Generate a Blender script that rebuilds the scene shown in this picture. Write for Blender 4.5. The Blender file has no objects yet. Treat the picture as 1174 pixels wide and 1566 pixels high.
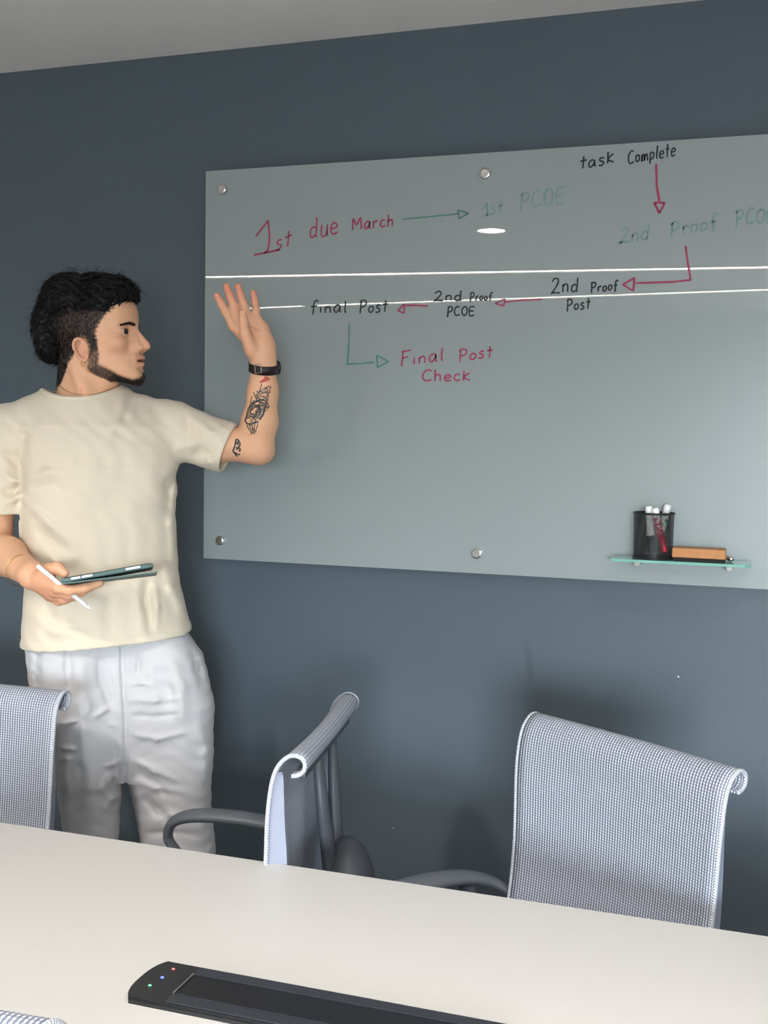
import bpy, bmesh, math, random
import numpy as np
from mathutils import Vector, Matrix
from mathutils.bvhtree import BVHTree

scene = bpy.context.scene
random.seed(7); rng = np.random.default_rng(7)
PI = math.pi

# ------------------------------------------------------------------ camera
CAM = np.array([1.3119, -2.5460, 1.410])
YAW, PITCH, ROLL, FOC = .3211, .0666, .0168, 1700.0
FW = np.array([-math.sin(YAW)*math.cos(PITCH), math.cos(YAW)*math.cos(PITCH), -math.sin(PITCH)])
_r = np.array([math.cos(YAW), math.sin(YAW), 0]); _u = np.cross(_r, FW)
RT = _r*math.cos(ROLL)+_u*math.sin(ROLL); UP = -_r*math.sin(ROLL)+_u*math.cos(ROLL)
cd = bpy.data.cameras.new('camera'); cam = bpy.data.objects.new('camera', cd)
scene.collection.objects.link(cam); scene.camera = cam
cd.sensor_fit = 'HORIZONTAL'; cd.sensor_width = 36; cd.lens = 36*FOC/1174; cd.clip_start = .02
cam.matrix_world = Matrix(((RT[0], UP[0], -FW[0], CAM[0]), (RT[1], UP[1], -FW[1], CAM[1]), (RT[2], UP[2], -FW[2], CAM[2]), (0, 0, 0, 1)))
def ray(px, py): return FW+RT*(px-587)/FOC-UP*(py-783)/FOC
def at_y(px, py, y): d = ray(px, py); return CAM+d*(y-CAM[1])/d[1]
def at_z(px, py, z): d = ray(px, py); return CAM+d*(z-CAM[2])/d[2]

# ------------------------------------------------------------------ world, exposure, light
scene.view_settings.view_transform = 'Standard'; scene.view_settings.look = 'None'
scene.view_settings.exposure = 0.32; scene.view_settings.gamma = 1.0
scene.view_settings.use_curve_mapping = False
w = bpy.data.worlds.new('world'); scene.world = w; w.use_nodes = True
wn = w.node_tree; bg = wn.nodes['Background']; bg.inputs[1].default_value = 72.0      # overcast sky over darker ground
tcw = wn.nodes.new('ShaderNodeTexCoord'); spw = wn.nodes.new('ShaderNodeSeparateXYZ'); wn.links.new(tcw.outputs['Generated'], spw.inputs[0])
rw = wn.nodes.new('ShaderNodeValToRGB'); mrw = wn.nodes.new('ShaderNodeMapRange'); mrw.inputs[1].default_value = -1; mrw.inputs[2].default_value = 1
wn.links.new(spw.outputs[2], mrw.inputs[0]); wn.links.new(mrw.outputs[0], rw.inputs[0]); wn.links.new(rw.outputs[0], bg.inputs[0])
rw.color_ramp.elements[0].position = .49; rw.color_ramp.elements[0].color = (.12, .13, .14, 1)
rw.color_ramp.elements[1].position = .53; rw.color_ramp.elements[1].color = (.84, .93, 1, 1)
XL, XR, YB, ZC = -3.3, 3.3, -6.2, 2.361
BWX, BWZ = (1.62, 3.2), (.60, 1.92)                          # opening of the rear wall
l = bpy.data.lights.new('window_portal', 'AREA'); l.shape = 'RECTANGLE'; l.size = BWX[1]-BWX[0]; l.size_y = BWZ[1]-BWZ[0]; l.cycles.is_portal = True
o = bpy.data.objects.new('window_portal', l); scene.collection.objects.link(o); o.location = (sum(BWX)/2, YB-.125, sum(BWZ)/2); o.rotation_euler = (PI/2, 0, 0)

# ------------------------------------------------------------------ helpers
COL = scene.collection
def lin(r, g, b):
    f = lambda c: ((c/255+.055)/1.055)**2.4 if c > 10 else c/255/12.92
    return (f(r), f(g), f(b), 1)
def tag(o, label=None, cat=None, group=None, kind=None):
    if label: o['label'] = label
    if cat: o['category'] = cat
    if group: o['group'] = group
    if kind: o['kind'] = kind
    return o
def empty(name, loc=(0, 0, 0), rz=0):
    o = bpy.data.objects.new(name, None); COL.objects.link(o); o.location = loc; o.rotation_euler = (0, 0, rz)
    o.empty_display_size = .1; return o
def link(name, me, m=None, parent=None, smooth=False):
    o = bpy.data.objects.new(name, me); COL.objects.link(o)
    if m is not None and not me.materials: me.materials.append(m)
    if smooth: me.polygons.foreach_set('use_smooth', [True]*len(me.polygons))
    if parent is not None: o.parent = parent
    return o
def from_bm(name, bm, m=None, parent=None, smooth=False):
    me = bpy.data.meshes.new(name); bm.normal_update(); bm.to_mesh(me); bm.free()
    return link(name, me, m, parent, smooth)
def box(bm, c, s, bev=0, rot=None):
    ret = bmesh.ops.create_cube(bm, size=1); vs = ret['verts']
    for v in vs: v.co = Vector((v.co.x*s[0], v.co.y*s[1], v.co.z*s[2]))
    if bev:
        es = list({e for v in vs for e in v.link_edges})
        r2 = bmesh.ops.bevel(bm, geom=es, offset=bev, segments=2, affect='EDGES', profile=.6)
        vs = list({v for f in r2['faces'] for v in f.verts} | {v for v in vs if v.is_valid})
    for v in vs:
        if rot is not None: v.co = rot @ v.co
        v.co += Vector(c)
    return vs
def tube(bm, pts, rad, n=10, cap=True, flat=1.0, up=None):
    pts = [Vector(p) for p in pts]; N = len(pts)
    if not hasattr(rad, '__len__'): rad = [rad]*N
    rings = []; prev = None
    for i, p in enumerate(pts):
        t = (pts[min(i+1, N-1)]-pts[max(i-1, 0)]).normalized()
        if prev is None:
            a = Vector(up) if up else (Vector((0, 0, 1)) if abs(t.z) < .9 else Vector((1, 0, 0)))
        else: a = prev
        a = (a-t*a.dot(t)).normalized(); prev = a; b = t.cross(a)
        rings.append([bm.verts.new(p+(a*math.cos(2*PI*k/n)*flat+b*math.sin(2*PI*k/n))*rad[i]) for k in range(n)])
    for i in range(N-1):
        for k in range(n):
            bm.faces.new((rings[i][k], rings[i][(k+1) % n], rings[i+1][(k+1) % n], rings[i+1][k]))
    if cap:
        bm.faces.new(rings[0][::-1]); bm.faces.new(rings[-1])
def smooth_path(pts, rad, k=5):
    pts = [Vector(q) for q in pts]; o, r = [], []
    for i in range(len(pts)-1):
        a, b, c, d = pts[max(i-1, 0)], pts[i], pts[i+1], pts[min(i+2, len(pts)-1)]
        for j in range(k):
            t = j/k; o.append(.5*((2*b)+(c-a)*t+(2*a-5*b+4*c-d)*t*t+(3*b-a-3*c+d)*t**3)); r.append(rad[i]+(rad[i+1]-rad[i])*t)
    return o+[pts[-1]], r+[rad[-1]]
def lathe(bm, prof, axis_o=(0, 0, 0), M=None, n=32):
    rings = []
    for r, z in prof:
        ring = []
        for k in range(n):
            v = Vector((r*math.cos(2*PI*k/n), r*math.sin(2*PI*k/n), z))
            if M is not None: v = M @ v
            ring.append(bm.verts.new(v+Vector(axis_o)))
        rings.append(ring)
    for a, b in zip(rings[:-1], rings[1:]):
        for k in range(n): bm.faces.new((a[k], a[(k+1) % n], b[(k+1) % n], b[k]))
    if prof[0][0] > 1e-5: bm.faces.new(rings[0][::-1])
    if prof[-1][0] > 1e-5: bm.faces.new(rings[-1])
    bmesh.ops.remove_doubles(bm, verts=bm.verts, dist=1e-6)
def prism(bm, poly, z0, z1):
    a = [bm.verts.new((x, y, z0)) for x, y in poly]; b = [bm.verts.new((x, y, z1)) for x, y in poly]
    n = len(poly)
    bm.faces.new(a[::-1]); bm.faces.new(b)
    for i in range(n): bm.faces.new((a[i], a[(i+1) % n], b[(i+1) % n], b[i]))

def mat(name, col, rough=.5, metal=0, noise=0, nscale=30, bump=0, bscale=200, coat=0, alpha=1, spec=.5, emit=0, trans=0, ior=1.45, sheen=0, attr=None, aniso=None):
    m = bpy.data.materials.new(name); m.use_nodes = True; nt = m.node_tree; b = nt.nodes['Principled BSDF']
    b.inputs['Base Color'].default_value = col; b.inputs['Roughness'].default_value = rough
    b.inputs['Metallic'].default_value = metal; b.inputs['Coat Weight'].default_value = coat
    b.inputs['Coat Roughness'].default_value = .012
    b.inputs['Specular IOR Level'].default_value = spec; b.inputs['Transmission Weight'].default_value = trans
    b.inputs['IOR'].default_value = ior; b.inputs['Alpha'].default_value = alpha; b.inputs['Sheen Weight'].default_value = sheen
    if emit: b.inputs['Emission Color'].default_value = col; b.inputs['Emission Strength'].default_value = emit
    tc = nt.nodes.new('ShaderNodeTexCoord'); src = None
    if attr:
        a = nt.nodes.new('ShaderNodeAttribute'); a.attribute_name = attr; src = a.outputs['Color']
    if noise:
        n = nt.nodes.new('ShaderNodeTexNoise'); n.inputs['Scale'].default_value = nscale; n.inputs['Detail'].default_value = 5
        nt.links.new(tc.outputs['Object'], n.inputs['Vector'])
        mr = nt.nodes.new('ShaderNodeMapRange'); mr.inputs[3].default_value = 1-noise; mr.inputs[4].default_value = 1+noise
        nt.links.new(n.outputs['Fac'], mr.inputs[0])
        mx = nt.nodes.new('ShaderNodeMix'); mx.data_type = 'RGBA'; mx.blend_type = 'MULTIPLY'; mx.inputs[0].default_value = 1
        mx.inputs[6].default_value = col
        if src: nt.links.new(src, mx.inputs[6])
        nt.links.new(mr.outputs[0], mx.inputs[7]); src = mx.outputs[2]
    if src: nt.links.new(src, b.inputs['Base Color'])
    if bump:
        n = nt.nodes.new('ShaderNodeTexNoise'); n.inputs['Scale'].default_value = bscale; n.inputs['Detail'].default_value = 3
        nt.links.new(tc.outputs['Object'], n.inputs['Vector'])
        bp = nt.nodes.new('ShaderNodeBump'); bp.inputs['Strength'].default_value = bump; bp.inputs['Distance'].default_value = .001
        nt.links.new(n.outputs['Fac'], bp.inputs['Height']); nt.links.new(bp.outputs[0], b.inputs['Normal'])
    return m
M = {}
M['wall'] = mat('wall_paint', lin(84, 95, 103), .40, noise=.03, nscale=2.2, bump=.25, bscale=90, spec=.35)
M['pale_wall'] = mat('pale_wall_paint', lin(192, 193, 190), .7, noise=.02, nscale=3, bump=.1)
M['ceiling'] = mat('ceiling_paint', lin(244, 241, 236), .8, noise=.02, nscale=2, bump=.1)
M['carpet'] = mat('carpet', lin(112, 113, 116), .95, noise=.2, nscale=160, bump=.8, bscale=400)
M['white_trim'] = mat('white_trim', lin(225, 224, 220), .45, noise=.02)
M['black_plastic'] = mat('black_plastic', lin(30, 31, 34), .42, noise=.08, nscale=60, bump=.15, bscale=500)
M['dark_slot'] = mat('dark_slot', lin(22, 24, 30), .3, noise=.1, nscale=40)
M['grey_aluminium'] = mat('grey_aluminium', lin(62, 66, 74), .35, metal=.5, noise=.08, nscale=90)
M['steel'] = mat('brushed_steel', lin(205, 203, 200), .25, metal=1, noise=.08, nscale=60)
M['chrome'] = mat('chrome', lin(235, 235, 235), .08, metal=1, noise=.03, nscale=20)
M['board'] = mat('glass_board', lin(144, 153, 154), .32, noise=.015, nscale=3, coat=.9, spec=.5)
M['board_edge'] = mat('glass_edge', lin(120, 150, 145), .15, noise=.02, coat=1)
M['table'] = mat('table_laminate', lin(190, 188, 186), .42, noise=.012, nscale=4, bump=.05, bscale=300, spec=.4)
M['plastic_grey'] = mat('grey_plastic', lin(92, 97, 104), .45, noise=.04, nscale=70, bump=.2, bscale=600)
M['plastic_dark'] = mat('dark_grey_plastic', lin(66, 70, 77), .5, noise=.05, nscale=70, bump=.2, bscale=600)
M['frame_pale'] = mat('pale_chair_frame', lin(134, 141, 158), .4, noise=.03, nscale=30)
M['wood'] = mat('eraser_wood', lin(186, 128, 78), .6, noise=.18, nscale=55, bump=.2, bscale=120)
M['felt'] = mat('black_felt', lin(35, 33, 33), .95, noise=.2, nscale=200)
M['white_plastic'] = mat('white_plastic', lin(238, 238, 236), .3, noise=.01)
M['black_ink'] = mat('black_ink', lin(38, 42, 44), .6, noise=.25, nscale=120)
M['red_ink'] = mat('red_ink', lin(160, 62, 92), .6, noise=.25, nscale=120)
M['green_ink'] = mat('green_ink', lin(72, 128, 112), .6, noise=.2, nscale=120)
M['faint_green_ink'] = mat('faint_green_ink', lin(118, 148, 141), .6, noise=.2, nscale=80)
M['marker_red'] = mat('marker_red', lin(176, 40, 62), .35, noise=.05)
M['marker_black'] = mat('marker_black', lin(26, 26, 28), .35, noise=.05)
M['marker_green'] = mat('marker_green', lin(36, 120, 84), .35, noise=.05)
M['shelf_glass'] = mat('shelf_glass', lin(190, 235, 222), .03, trans=.9, ior=1.45, noise=.01)
M['shelf_glass_edge'] = mat('shelf_glass_edge', lin(120, 178, 165), .15, noise=.05, coat=1)
M['gold'] = mat('gold', lin(214, 178, 110), .25, metal=1, noise=.03)
M['skin'] = mat('skin', lin(205, 155, 125), .52, noise=.05, nscale=60, bump=.18, bscale=260, attr='Col', spec=.4)
M['skin'].node_tree.nodes['Principled BSDF'].inputs['Subsurface Weight'].default_value = .12
M['skin'].node_tree.nodes['Principled BSDF'].inputs['Subsurface Radius'].default_value = (.02, .008, .004)
M['skin'].node_tree.nodes['Principled BSDF'].inputs['Subsurface Scale'].default_value = .3
M['hair'] = mat('black_hair', lin(12, 11, 13), .5, spec=.3, noise=.25, nscale=300, bump=.5, bscale=500)
M['beard'] = mat('beard_hair', lin(44, 33, 28), .6, noise=.2, nscale=200)
M['shirt'] = mat('cream_cotton', lin(219, 207, 186), .88, noise=.025, nscale=9, bump=.35, bscale=700, sheen=.15)
M['pants'] = mat('white_linen', lin(199, 198, 201), .85, noise=.03, nscale=25, bump=.45, bscale=500, sheen=.1)
M['tattoo'] = mat('tattoo_ink', lin(62, 60, 58), .6, noise=.25, nscale=200)
M['tattoo_red'] = mat('red_tattoo_ink', lin(190, 82, 72), .6, noise=.15, nscale=200)
M['watch'] = mat('watch_strap', lin(38, 24, 28), .5, noise=.15, nscale=200, bump=.3, bscale=400)
M['case'] = mat('tablet_case', lin(88, 112, 110), .6, noise=.05, nscale=80, bump=.3, bscale=600)
M['screen'] = mat('tablet_glass', lin(16, 17, 20), .08, noise=.02)
M['eye_white'] = mat('eye_white', lin(196, 184, 176), .25, noise=.03)
M['iris'] = mat('dark_iris', lin(34, 22, 16), .12, noise=.1)
M['shoe'] = mat('white_shoe', lin(220, 218, 212), .5, noise=.03)
M['lamp'] = mat('lamp_diffuser', (1, .93, .84, 1), .5, emit=36, noise=.01)
M['downlight'] = mat('downlight_diffuser', (1, .90, .78, 1), .5, emit=60, noise=.01)
def led(c): return mat('led', c, .3, emit=2.5, noise=.01)
def mesh_fabric():
    m = bpy.data.materials.new('chair_mesh_fabric'); m.use_nodes = True; nt = m.node_tree; b = nt.nodes['Principled BSDF']
    b.inputs['Roughness'].default_value = .5
    uv = nt.nodes.new('ShaderNodeUVMap'); sp = nt.nodes.new('ShaderNodeSeparateXYZ'); nt.links.new(uv.outputs[0], sp.inputs[0])
    def sn(sock, per):
        a = nt.nodes.new('ShaderNodeMath'); a.operation = 'MULTIPLY'; a.inputs[1].default_value = 2*PI/per; nt.links.new(sock, a.inputs[0])
        s = nt.nodes.new('ShaderNodeMath'); s.operation = 'SINE'; nt.links.new(a.outputs[0], s.inputs[0])
        c = nt.nodes.new('ShaderNodeMapRange'); c.inputs[1].default_value = -.75; c.inputs[2].default_value = .75
        nt.links.new(s.outputs[0], c.inputs[0]); return c.outputs[0]
    u = sn(sp.outputs[0], .0056); v = sn(sp.outputs[1], .0046)
    mu = nt.nodes.new('ShaderNodeMath'); mu.operation = 'MULTIPLY'; nt.links.new(u, mu.inputs[0])
    v2 = nt.nodes.new('ShaderNodeMapRange'); v2.inputs[3].default_value = .35; nt.links.new(v, v2.inputs[0]); nt.links.new(v2.outputs[0], mu.inputs[1])
    mx = nt.nodes.new('ShaderNodeMix'); mx.data_type = 'RGBA'; mx.inputs[6].default_value = lin(96, 103, 119); mx.inputs[7].default_value = lin(205, 209, 217)
    nt.links.new(mu.outputs[0], mx.inputs[0]); nt.links.new(mx.outputs[2], b.inputs['Base Color'])
    bp = nt.nodes.new('ShaderNodeBump'); bp.inputs['Distance'].default_value = .0012; bp.inputs['Strength'].default_value = .7
    nt.links.new(mu.outputs[0], bp.inputs['Height']); nt.links.new(bp.outputs[0], b.inputs['Normal'])
    return m
M['mesh_fabric'] = mesh_fabric()
def cup_mesh_mat():
    m = mat('black_wire_mesh', lin(24, 25, 28), .45); nt = m.node_tree; b = nt.nodes['Principled BSDF']
    uv = nt.nodes.new('ShaderNodeUVMap'); sp = nt.nodes.new('ShaderNodeSeparateXYZ'); nt.links.new(uv.outputs[0], sp.inputs[0])
    outs = []
    for i, o in enumerate((sp.outputs[0], sp.outputs[1])):
        a = nt.nodes.new('ShaderNodeMath'); a.operation = 'MULTIPLY'; a.inputs[1].default_value = 2*PI/.0026; nt.links.new(o, a.inputs[0])
        s = nt.nodes.new('ShaderNodeMath'); s.operation = 'SINE'; nt.links.new(a.outputs[0], s.inputs[0])
        g = nt.nodes.new('ShaderNodeMath'); g.operation = 'GREATER_THAN'; g.inputs[1].default_value = .55; nt.links.new(s.outputs[0], g.inputs[0]); outs.append(g.outputs[0])
    mx = nt.nodes.new('ShaderNodeMath'); mx.operation = 'MAXIMUM'; nt.links.new(outs[0], mx.inputs[0]); nt.links.new(outs[1], mx.inputs[1])
    nt.links.new(mx.outputs[0], b.inputs['Alpha']); return m
M['cup_mesh'] = cup_mesh_mat()

# ------------------------------------------------------------------ the room
def wallbox(name, c, s, m):
    bm = bmesh.new(); box(bm, c, s); return tag(from_bm(name, bm, m), kind='structure')
wf = wallbox('wall_front', ((XL+XR)/2, .06, ZC/2), (XR-XL+.24, .12, ZC), M['wall'])
wallbox('wall_left', (XL-.06, YB/2-.001, ZC/2), (.12, -YB, ZC), M['pale_wall'])
bm = bmesh.new(); x0, x1 = BWX; z0, z1 = BWZ
box(bm, ((XL-.12+x0)/2, YB-.06, ZC/2), (x0-XL+.12, .12, ZC)); box(bm, ((x1+XR+.12)/2, YB-.06, ZC/2), (XR+.12-x1, .12, ZC))
box(bm, ((x0+x1)/2, YB-.06, z0/2), (x1-x0, .12, z0)); box(bm, ((x0+x1)/2, YB-.06, (z1+ZC)/2), (x1-x0, .12, ZC-z1)); tag(from_bm('wall_back', bm, M['pale_wall']), kind='structure')
fr = empty('window_1', ((x0+x1)/2, YB-.04, z0)); tag(fr, kind='structure'); hw = (x1-x0)/2; h = z1-z0; bm = bmesh.new()
for s_ in (-1, 1): box(bm, (s_*(hw-.025), 0, h/2), (.05, .06, h))
box(bm, (0, 0, .025), (2*hw-.1, .06, .05)); box(bm, (0, 0, h-.025), (2*hw-.1, .06, .05)); box(bm, (0, 0, h/2), (.04, .05, h-.1)); from_bm('window_frame', bm, M['white_trim'], fr)
wallbox('floor', ((XL+XR)/2, YB/2, -.05), (XR-XL+.24, -YB+.3, .1), M['carpet'])
wallbox('ceiling', ((XL+XR)/2, YB/2, ZC+.05), (XR-XL+.24, -YB+.3, .1), M['ceiling'])
wallbox('wall_right', (XR+.06, YB/2-.001, ZC/2), (.12, -YB, ZC), M['pale_wall'])
for nm, c, s in (('baseboard_front', ((XL+XR)/2, -.007, .045), (XR-XL, .014, .09)), ('baseboard_left', (XL+.007, YB/2, .045), (.014, -YB-.03, .09)), ('baseboard_right', (XR-.007, YB/2, .045), (.014, -YB-.03, .09))):
    bm = bmesh.new(); box(bm, c, s, .003); tag(from_bm(nm, bm, M['white_trim']), kind='structure')
# a faint grey scuff on the paint
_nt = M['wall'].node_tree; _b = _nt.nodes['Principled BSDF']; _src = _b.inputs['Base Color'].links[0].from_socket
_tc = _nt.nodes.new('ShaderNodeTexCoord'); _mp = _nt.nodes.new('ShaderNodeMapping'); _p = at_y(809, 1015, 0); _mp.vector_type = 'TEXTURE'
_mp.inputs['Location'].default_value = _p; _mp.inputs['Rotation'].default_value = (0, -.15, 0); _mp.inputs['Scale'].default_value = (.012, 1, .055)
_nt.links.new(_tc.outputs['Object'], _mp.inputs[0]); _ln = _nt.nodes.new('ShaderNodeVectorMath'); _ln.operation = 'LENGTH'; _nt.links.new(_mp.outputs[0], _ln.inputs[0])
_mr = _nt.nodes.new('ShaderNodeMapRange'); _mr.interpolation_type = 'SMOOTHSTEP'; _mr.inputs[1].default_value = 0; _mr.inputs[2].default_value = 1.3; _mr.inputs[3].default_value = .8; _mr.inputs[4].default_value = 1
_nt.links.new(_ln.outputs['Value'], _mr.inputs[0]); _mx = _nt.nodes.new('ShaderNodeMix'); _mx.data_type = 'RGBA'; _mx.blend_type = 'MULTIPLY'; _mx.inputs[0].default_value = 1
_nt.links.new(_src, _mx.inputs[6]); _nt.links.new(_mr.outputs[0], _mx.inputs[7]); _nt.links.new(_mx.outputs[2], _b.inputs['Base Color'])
# small chips in the wall paint
for (px, py, r) in ((1037, 1035, .0016), (601, 1266, .0012)):
    p = at_y(px, py, -.0008); bm = bmesh.new(); lathe(bm, [(0, .0009), (r, .0006), (r*1.2, 0)], p, Matrix.Rotation(PI/2, 3, 'X'), 9)
    from_bm('paint_chip', bm, M['white_trim'], wf)

# ceiling lamps
def strip_lamp(p, q, label):
    p = Vector((*p, 0)); q = Vector((*q, 0)); L = (q-p).length; ang = math.atan2(q.y-p.y, q.x-p.x); c = (p+q)/2
    t = empty('ceiling_strip_lamp', (c.x, c.y, ZC), ang); tag(t, label, 'lamp', 'linear ceiling lamps')
    bm = bmesh.new(); w = .068
    for s in (-1, 1):
        box(bm, (0, s*(w/2+.006), -.009), (L+.024, .012, .018)); box(bm, (s*(L/2+.006), 0, -.009), (.012, w, .018))
    from_bm('frame', bm, M['white_trim'], t)
    bm = bmesh.new(); box(bm, (0, 0, -.006), (L, w, .010)); from_bm('diffuser', bm, M['lamp'], t)
strip_lamp((-3.0, -3.42), (2.2, -3.90), 'long ceiling strip lamp reflected as the upper white line on the board')
strip_lamp((-2.33, -5.06), (-1.80, -4.99), 'short ceiling strip lamp reflected beside the raised hand')
strip_lamp((-1.72, -4.98), (2.6, -4.62), 'long ceiling strip lamp reflected as the lower white line on the board')
def downlight(x, y, label, power=16):
    t = empty('downlight', (x, y, ZC)); tag(t, label, 'lamp', 'round ceiling downlights')
    bm = bmesh.new(); lathe(bm, [(.062, -.001), (.064, -.008), (.078, -.007), (.082, 0)], n=40); from_bm('rim', bm, M['white_trim'], t, True)
    bm = bmesh.new(); lathe(bm, [(0, -.004), (.063, -.004), (.063, -.001)], n=40); from_bm('diffuser', bm, M['downlight'], t)
    l = bpy.data.lights.new('downlight_beam', 'SPOT'); l.energy = power*PI; l.spot_size = math.radians(132); l.spot_blend = .55; l.shadow_soft_size = .08; l.color = (1, .95, .89)
    o = bpy.data.objects.new('downlight_beam', l); COL.objects.link(o); o.location = (x, y, ZC-.02)
downlight(.138, -2.537, 'round ceiling downlight reflected as a white oval on the board', 56)
downlight(1.78, -1.40, 'added out-of-view fill downlight above the right end of the table', 8)  # added lamp, out of view and outside the board's reflection, brightens the table
downlight(1.95, -2.55, 'added out-of-view fill downlight at the right end of the room', 26)  # added fill for the lower right wall, placed where the board doesn't mirror it
downlight(-1.9, -2.6, 'added out-of-view fill downlight at the far left of the room', 16)  # unseen lamp added to lift the presenter's legs, not mirrored in the board

# ------------------------------------------------------------------ glass board
BT, BH, BW, BY, BTH = 2.059, .960, 1.415, -.040, .006     # top, height, width, front face, thickness
board = empty('glass_board', (0, 0, BT-BH)); tag(board, 'frosted grey glass writing board with a handwritten flow chart, fixed to the slate wall', 'whiteboard')
def rel(o, root): o.location = Vector(o.location)-root.location; return o
bm = bmesh.new(); box(bm, (BW/2, BY+BTH/2, BH/2), (BW, BTH, BH), .0012)
pn = from_bm('glass_panel', bm, M['board'], board); pn.data.materials.append(M['board_edge'])
for f in pn.data.polygons:
    if abs(f.normal.y) < .5: f.material_index = 1
ins = .0475; RX = Matrix.Rotation(PI/2, 3, 'X')
for x in (ins, BW/2, BW-ins):
    for z in (ins, BH-ins):
        bm = bmesh.new(); lathe(bm, [(.008, 0), (.008, -BY-BTH-.001)], (x, -.002, z), RX, 20)
        lathe(bm, [(.0125, 0), (.0125, .006), (.0115, .0085), (.009, .0095), (.0085, .0088), (0, .0085)], (x, BY, z), RX, 28)
        from_bm('standoff', bm, M['steel'], board, False)
bm = bmesh.new()
# --- handwriting: stroke font in a unit box (baseline 0, cap height 1)
FONT = {
 '1': (.55, [[(.02, .55), (.35, .98)], [(.35, .98), (.42, .5), (.40, .1), (.30, .02)], [(.0, .0), (.30, .02), (.75, .05)]]),
 '2': (.6, [[(.05, .78), (.18, .98), (.38, .98), (.46, .8), (.36, .5), (.1, .08), (.0, .02), (.25, .06), (.6, .02)]]),
 's': (.42, [[(.38, .55), (.22, .62), (.08, .52), (.12, .38), (.3, .28), (.34, .12), (.18, .0), (.02, .06)]]),
 't': (.42, [[(.22, .95), (.22, .5), (.2, .0)], [(.02, .6), (.42, .62)]]),
 'd': (.5, [[(.42, .98), (.42, .5), (.38, .1), (.46, .0)], [(.4, .42), (.22, .52), (.05, .35), (.05, .12), (.18, .0), (.38, .12)]]),
 'u': (.45, [[(.04, .55), (.05, .15), (.15, .0), (.32, .08), (.38, .3), (.38, .55)], [(.38, .3), (.42, .0)]]),
 'e': (.45, [[(.06, .28), (.4, .34), (.36, .52), (.2, .56), (.06, .4), (.06, .15), (.2, .0), (.45, .08)]]),
 'M': (.72, [[(.0, .0), (.03, .95), (.3, .4), (.58, .98), (.66, .02)]]),
 'a': (.5, [[(.38, .5), (.2, .56), (.04, .35), (.06, .08), (.2, .0), (.38, .3), (.4, .5), (.4, .1), (.5, .0)]]),
 'r': (.4, [[(.05, .55), (.07, .0)], [(.07, .35), (.2, .53), (.38, .52)]]),
 'c': (.42, [[(.38, .48), (.22, .56), (.06, .38), (.06, .12), (.2, .0), (.42, .08)]]),
 'h': (.46, [[(.05, .98), (.06, .0)], [(.06, .35), (.2, .55), (.36, .45), (.38, .0)]]),
 'P': (.6, [[(.1, .95), (.08, -.12)], [(.0, .85), (.2, 1.0), (.48, .9), (.5, .62), (.3, .45), (.1, .42)]]),
 'C': (.6, [[(.55, .9), (.3, .98), (.08, .7), (.04, .3), (.22, .02), (.58, .12)]]),
 'O': (.62, [[(.3, .98), (.08, .75), (.05, .3), (.25, .02), (.5, .2), (.56, .65), (.42, .95), (.26, .96)]]),
 'U': (.6, [[(.05, .95), (.05, .3), (.22, .02), (.46, .15), (.52, .95)], [(.05, .95), (.52, .98)]]),
 'E': (.55, [[(.5, .95), (.05, .92), (.05, .02), (.55, .04)], [(.06, .5), (.45, .52)]]),
 'k': (.48, [[(.06, .95), (.05, .0)], [(.4, .72), (.07, .34), (.45, .02)]]),
 'm': (.7, [[(.04, .52), (.05, .0), (.07, .35), (.2, .52), (.3, .4), (.31, .02), (.34, .35), (.48, .52), (.58, .4), (.62, .0)]]),
 'p': (.46, [[(.06, .52), (.05, -.35)], [(.06, .4), (.22, .54), (.4, .4), (.36, .1), (.18, .0), (.06, .1)]]),
 'l': (.22, [[(.1, .98), (.1, .1), (.2, .0)]]),
 'n': (.46, [[(.05, .54), (.06, .0)], [(.06, .35), (.2, .54), (.36, .45), (.38, .0)]]),
 'o': (.45, [[(.2, .55), (.04, .35), (.06, .1), (.2, .0), (.38, .15), (.38, .42), (.2, .55)]]),
 'f': (.45, [[(.5, .9), (.34, 1.0), (.22, .8), (.2, .3), (.18, -.15)], [(.02, .5), (.42, .54)]]),
 'F': (.55, [[(.1, .95), (.08, -.08)], [(.02, .95), (.55, 1.0)], [(.08, .5), (.42, .55)]]),
 'i': (.2, [[(.08, .5), (.1, .0)]]),
 ' ': (.4, []),
}
def ribbon(bm, pts, width, y, dy=.0004):
    P3 = [Vector(at_y(px, py, y)) for px, py in pts]
    # subdivide with Catmull-Rom smoothing
    Q = []
    for i in range(len(P3)-1):
        p0, p1, p2, p3 = P3[max(i-1, 0)], P3[i], P3[i+1], P3[min(i+2, len(P3)-1)]
        for k in range(4):
            t = k/4; Q.append(.5*((2*p1)+(p2-p0)*t+(2*p0-5*p1+4*p2-p3)*t*t+(3*p1-p0-3*p2+p3)*t**3))
    Q.append(P3[-1]); prev = None; n = len(Q)
    for i, p in enumerate(Q):
        t = Q[min(i+1, n-1)]-Q[max(i-1, 0)]; t.y = 0
        if t.length < 1e-7: t = Vector((1, 0, 0))
        t.normalize(); nn = Vector((-t.z, 0, t.x)); ww = width*(.85+.3*random.random())/2
        a = bm.verts.new(p+nn*ww); b = bm.verts.new(p-nn*ww); c = bm.verts.new(p+nn*ww+Vector((0, dy, 0))); d = bm.verts.new(p-nn*ww+Vector((0, dy, 0)))
        if prev:
            bm.faces.new((prev[0], prev[1], b, a)); bm.faces.new((prev[2], a, c, prev[2])) if False else None
            bm.faces.new((prev[0], a, c, prev[2])); bm.faces.new((prev[1], prev[3], d, b))
        prev = (a, b, c, d)
def finish_ink(bm, m):
    o = from_bm('handwriting', bm, m, board); o.location = -Vector(board.location)
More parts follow.
